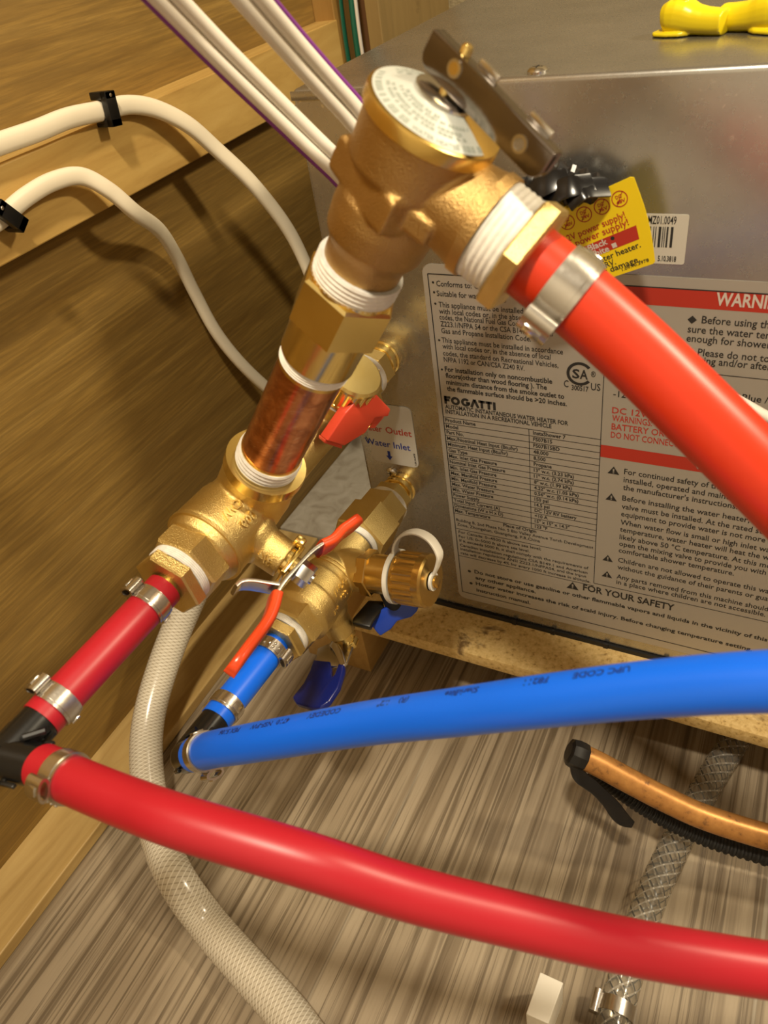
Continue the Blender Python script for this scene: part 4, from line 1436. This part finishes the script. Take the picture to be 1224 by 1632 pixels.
def nailed_clip(label, p, tilt):
    r = thing('cable_clip', label, 'cable clip', p, 'black cable clips')
    part('saddle', 'plastic_black', r, clip, p, tilt)
    part('nail', 'chrome', r, lambda m: lathe(m, V(p) + Vec((7.6, -math.sin(tilt) * 6.5, math.cos(tilt) * 6.5)), (1, 0, 0), [(-2, 1.0), (.3, 1.0), (.7, .6)], 14))
nailed_clip('black plastic clip holding the upper cream cable', (-134, 17.52, 311.85), -.12)
nailed_clip('black plastic clip holding the lower cream cable at the left edge', (-134, -69.65, 286.74), .62)

# ------------------------------------------------------------------ flat white cables with a purple stripe
def ribbon(label, pts, right):
    P = spline([Vec(p) for p in pts], 8)
    r = thing('flat_cable', label, 'cable', P[len(P) // 3], 'striped flat cables')
    fr = frames(P)
    rows = []
    for p, t, u, b in fr:
        v = (CAMP - p)
        v = (v - t * v.dot(t)).normalized()
        s = t.cross(v)
        if s.z + .3 * s.x < 0:
            s = -s                                    # towards the upper right of the run
        rows.append((p, s, v))
    part('conductor', 'wire_white', r, lambda m: sweep(m, [p + s * 2.25 for p, s, v in rows], 2.35, seg=14))
    part('conductor', 'wire_white', r, lambda m: sweep(m, [p - s * 2.25 for p, s, v in rows], 2.35, seg=14))
    k = 1 if right else -1
    part('stripe', 'purple', r, lambda m: sweep(m, [p + s * (4.6 * k) - v * .5 for p, s, v in rows], 1.1, seg=10), label='purple edge conductor')
ribbon('white flat cable with purple lower edge, left of the other one', [(43.46, -136.25, 388.63), (40.92, -112.12, 367.7), (43.25, -96.67, 350.47), (49.59, -81.45, 330.35), (58.85, -69.79, 310.97), (71.17, -59.68, 291.16), (90.21, -40.11, 276.52), (113.14, -16.67, 277.39)], False)
ribbon('white flat cable with purple upper edge, nearer the heater top', [(64.47, -126.49, 384.72), (65.33, -106.79, 364.9), (66.59, -92.52, 350.32), (71.54, -77.97, 332), (77.66, -68.98, 318.26), (90.37, -53.38, 300.62), (102.19, -43.93, 293.02), (110.39, -36.13, 289.27)], True)

# ------------------------------------------------------------------ taped splice and yellow card in front of the casing
def splice(bm):
    pts = spline([(104.59, -12, 276.6), (112.18, -12, 279.24), (120.37, -13, 281.9), (128, -13, 283.42), (136.45, -12, 282.43), (145.78, -10, 280.63)], 7)
    random.seed(12)
    n = len(pts)
    sweep(bm, pts, [3 + 6.2 * math.sin(math.pi * (i + 3) / (n + 4)) * (1 + .22 * math.sin(i * 1.3)) for i in range(n)],
          [3 + 5.2 * math.sin(math.pi * (i + 3) / (n + 4)) * (1 + .25 * math.sin(i * 1.9 + 1)) for i in range(n)], seg=11)
    for (a, b, c, d) in (((113.42, -22, 281.28), (120.78, -24, 286.15), (126.87, -22, 288.57), (130.88, -19, 288.98)), ((123.23, -24, 281.16), (129.71, -25, 286.1), (135.2, -24, 287.43), (140.57, -19, 286.7)), ((132.68, -25, 281.66), (136.71, -25, 285.47), (139.71, -22, 285.86), (145.38, -16, 284.33))):
        sweep(bm, spline([a, b, c, d], 6), 4.4, .7, seg=10, hint=(0, -.7, .7), power=.6)
solo('taped_splice', 'tape_black', 'crumpled bundle of black electrical tape behind the yellow card', 'wire splice', splice, smooth=25)

tl, tr, br, bl = Vec((125.89, -16, 275.19)), Vec((154.62, -16, 288.47)), Vec((165.41, -16, 255.4)), Vec((150.99, -16, 248.15))
eu = (tr - tl).normalized()
ev = (br - tr)
card = thing('warning_card', 'yellow printed warning card with red band, in front of the casing', 'card', tr.lerp(bl, .5))
def card_sheet(bm):
    top = [tl - eu * 22, tl, tl.lerp(tr, .5), tr - eu * 1.2, tr + ev * .02 + eu * .2]
    right = [tr + ev * (k / 6) + eu * (1.4 * math.sin(math.pi * k / 6)) for k in range(1, 6)]
    bot = [br - ev * .01, br - eu * .9 + ev * .005, tl.lerp(tr, .5) + ev * .99, tl + ev * .99, tl - eu * 22 + ev * .99]
    prism(bm, top + right + bot, (0, -1, 0), .35, 0)
sheet = part('sheet', 'tag', card, card_sheet, smooth=0)
TY = Vec((0, -.12, 0))
eup = N.cross(eu).normalized()
if eup.z < 0:
    eup = -eup
def ctext(bm, s, a, b, size, bold=False):
    text_line(bm, s, V(a) + TY, V(b) + TY, size, eup, bold)
def card_red(bm):
    r = (Vec((153.35, -16, 280.03)) - Vec((150.23, -16, 279.98))).length
    for cq, s1, s2 in (((150.23, -16, 279.98), 'DC', '48V'), ((143.58, -16, 276.87), 'DC', '36V'), ((136.77, -16, 273.72), 'DC', '24V'), ((130.02, -16, 270.46), 'AC', '240V'), ((122.94, -16, 267.04), 'AC', '110V')):
        c = Vec(cq) + TY
        flat_ring(bm, c, eu, eup, r * .88, r * 1.0)
        bar(bm, c - (eu * .62 + eup * .72) * r, c + (eu * .62 + eup * .72) * r, .32, N)
        text_line(bm, s1, c - eu * r * .42 + eup * r * .08, c + eu * r * .34 + eup * r * .08, r * .62, eup, True)
        text_line(bm, s2, c - eu * r * .55 - eup * r * .55, c + eu * r * .62 - eup * r * .55, r * .62, eup, True)
    ctext(bm, 'only connect DC 12V power supply!', Vec((153.08, -16, 272.92)) - eu * 52, (153.08, -16, 272.92), 3.9)
    ctext(bm, 'no AC 120V power supply!', Vec((154.5, -16, 270.17)) - eu * 44, (154.5, -16, 270.17), 3.9)
part('red_lettering', 'ink_red', sheet, card_red, smooth=0)
a, b, c_, d_ = Vec((157.07, -16, 270.02)), Vec((158.64, -16, 264.65)), Vec((141.16, -16, 256.16)), Vec((137.23, -16, 260.49))
def card_band(bm):
    quad(bm, [a + TY * .6, b + TY * .6, b - eu * 52 + TY * .6, a - eu * 52 + TY * .6])
part('red_band', 'ink_red', sheet, card_band, smooth=0)
def card_white(bm):
    ctext(bm, 'Yellow / Black', Vec((146.73, -16, 262.35)) - eu * 22.5, (146.73, -16, 262.35), 3.6, True)
    ctext(bm, 'Red / White', Vec((147.49, -16, 259.44)) - eu * 19, (147.49, -16, 259.44), 3.6, True)
    s = Vec((149.14, -16, 261.75)) + TY
    quad(bm, [s - eu * .95 - eup * .95, s + eu * .95 - eup * .95, s + eu * .95 + eup * .95, s - eu * .95 + eup * .95])
part('white_lettering', 'white_ink', sheet, card_white, smooth=0)
def card_black(bm):
    ctext(bm, 'at the rear of the water heater.', Vec((159.57, -16, 261.54)) - eu * 46, (159.57, -16, 261.54), 3.5)
    ctext(bm, 'away from the RV.', Vec((150.33, -16, 254.09)) - eu * 24, (150.33, -16, 254.09), 3.5)
    ctext(bm, 'avoid controller damage.', Vec((159.7, -16, 255.76)) - eu * 39, (159.7, -16, 255.76), 3.5)
    ctext(bm, '1.09.10.3978', Vec((163.12, -16, 255.93)) - eu * 11.2, (163.12, -16, 255.93), 1.9)
    s = Vec((148.32, -16, 264.57)) + TY
    flat_ring(bm, s, eu, eup, .01, .8, seg=14)
part('dark_lettering', 'ink', sheet, card_black, smooth=0)

# thin white cable leaving the casing at the right
solo('thin_cable', 'wire_white', 'thin white cable passing behind the orange red hose at right edge', 'cable', lambda b: sweep(b, spline([(170.53, -1, 208.36), (182.77, -8, 203.73), (194.25, -14, 200.66), (205.11, -20, 199.07), (214.25, -22, 195.56), (228.24, -24, 189.89), (250.51, -30, 181.1), (293.76, -40, 172.18), (355.43, -40, 167.77)], 7), 2.3, seg=14))

# ------------------------------------------------------------------ yellow insulated connectors on top of the casing
def flag_shape(bm, o, d, s):
    """hooded terminal cover: rounded hood at the start, oval barrel after it, d along the barrel"""
    d = V(d).normalized()
    up = Vec((0, 0, 1))
    sd = up.cross(d)
    o = V(o)
    pth = [o + d * k * s + up * h * s for k, h in ((-1, 7), (0, 7.2), (3, 7.6), (7, 7.6), (11, 7.0), (15, 6.0), (20, 5.4), (26, 5.0), (30, 5.0))]
    tt = [3.0, 5.6, 6.9, 7.3, 7.1, 6.2, 5.7, 5.5, 5.4]
    ww = [3.0, 5.8, 7.4, 7.8, 7.5, 6.8, 6.4, 6.2, 6.1]
    sweep(bm, pth, [w * s for w in ww], [t * s for t in tt], seg=24, hint=up, power=.85)
    prism(bm, [o + d * x * s + sd * y * s + up * 1.9 * s for x, y in ((-4, -5), (-2, -7.6), (4, -8.6), (11, -7.6), (15, -5), (15, 5), (11, 7.6), (4, 8.6), (-2, 7.6), (-4, 5))], up, 1.8 * s, .5)
    box(bm, (5, -3.4, 5), (12, 3.4, 15.4), .8, axes=(d * s, sd * s, up * s), org=o)
ya, yb = Vec((149.13, 61.67, 320)), Vec((174.08, 52.94, 320))
yd = (yb - ya).normalized()
def connector(label, o, d, s):
    solo('wire_connector', 'yellow', label, 'wire connector', lambda b: flag_shape(b, o, d, s), group='yellow connectors on the heater', remesh=.4, soft=4)
sc_ = (yb - ya).length / 31
connector('yellow hooded wire connector with its hood to the left, on the heater top', ya - yd * .5 + Vec((0, -1.5, .2)), yd, sc_)
connector('yellow wire connector at the right edge, butting the other one on the heater', yb + yd * 26.5 * sc_ + Vec((0, 3.5, .2)), -yd + Vec((0, .10, 0)), sc_ * 1.05)
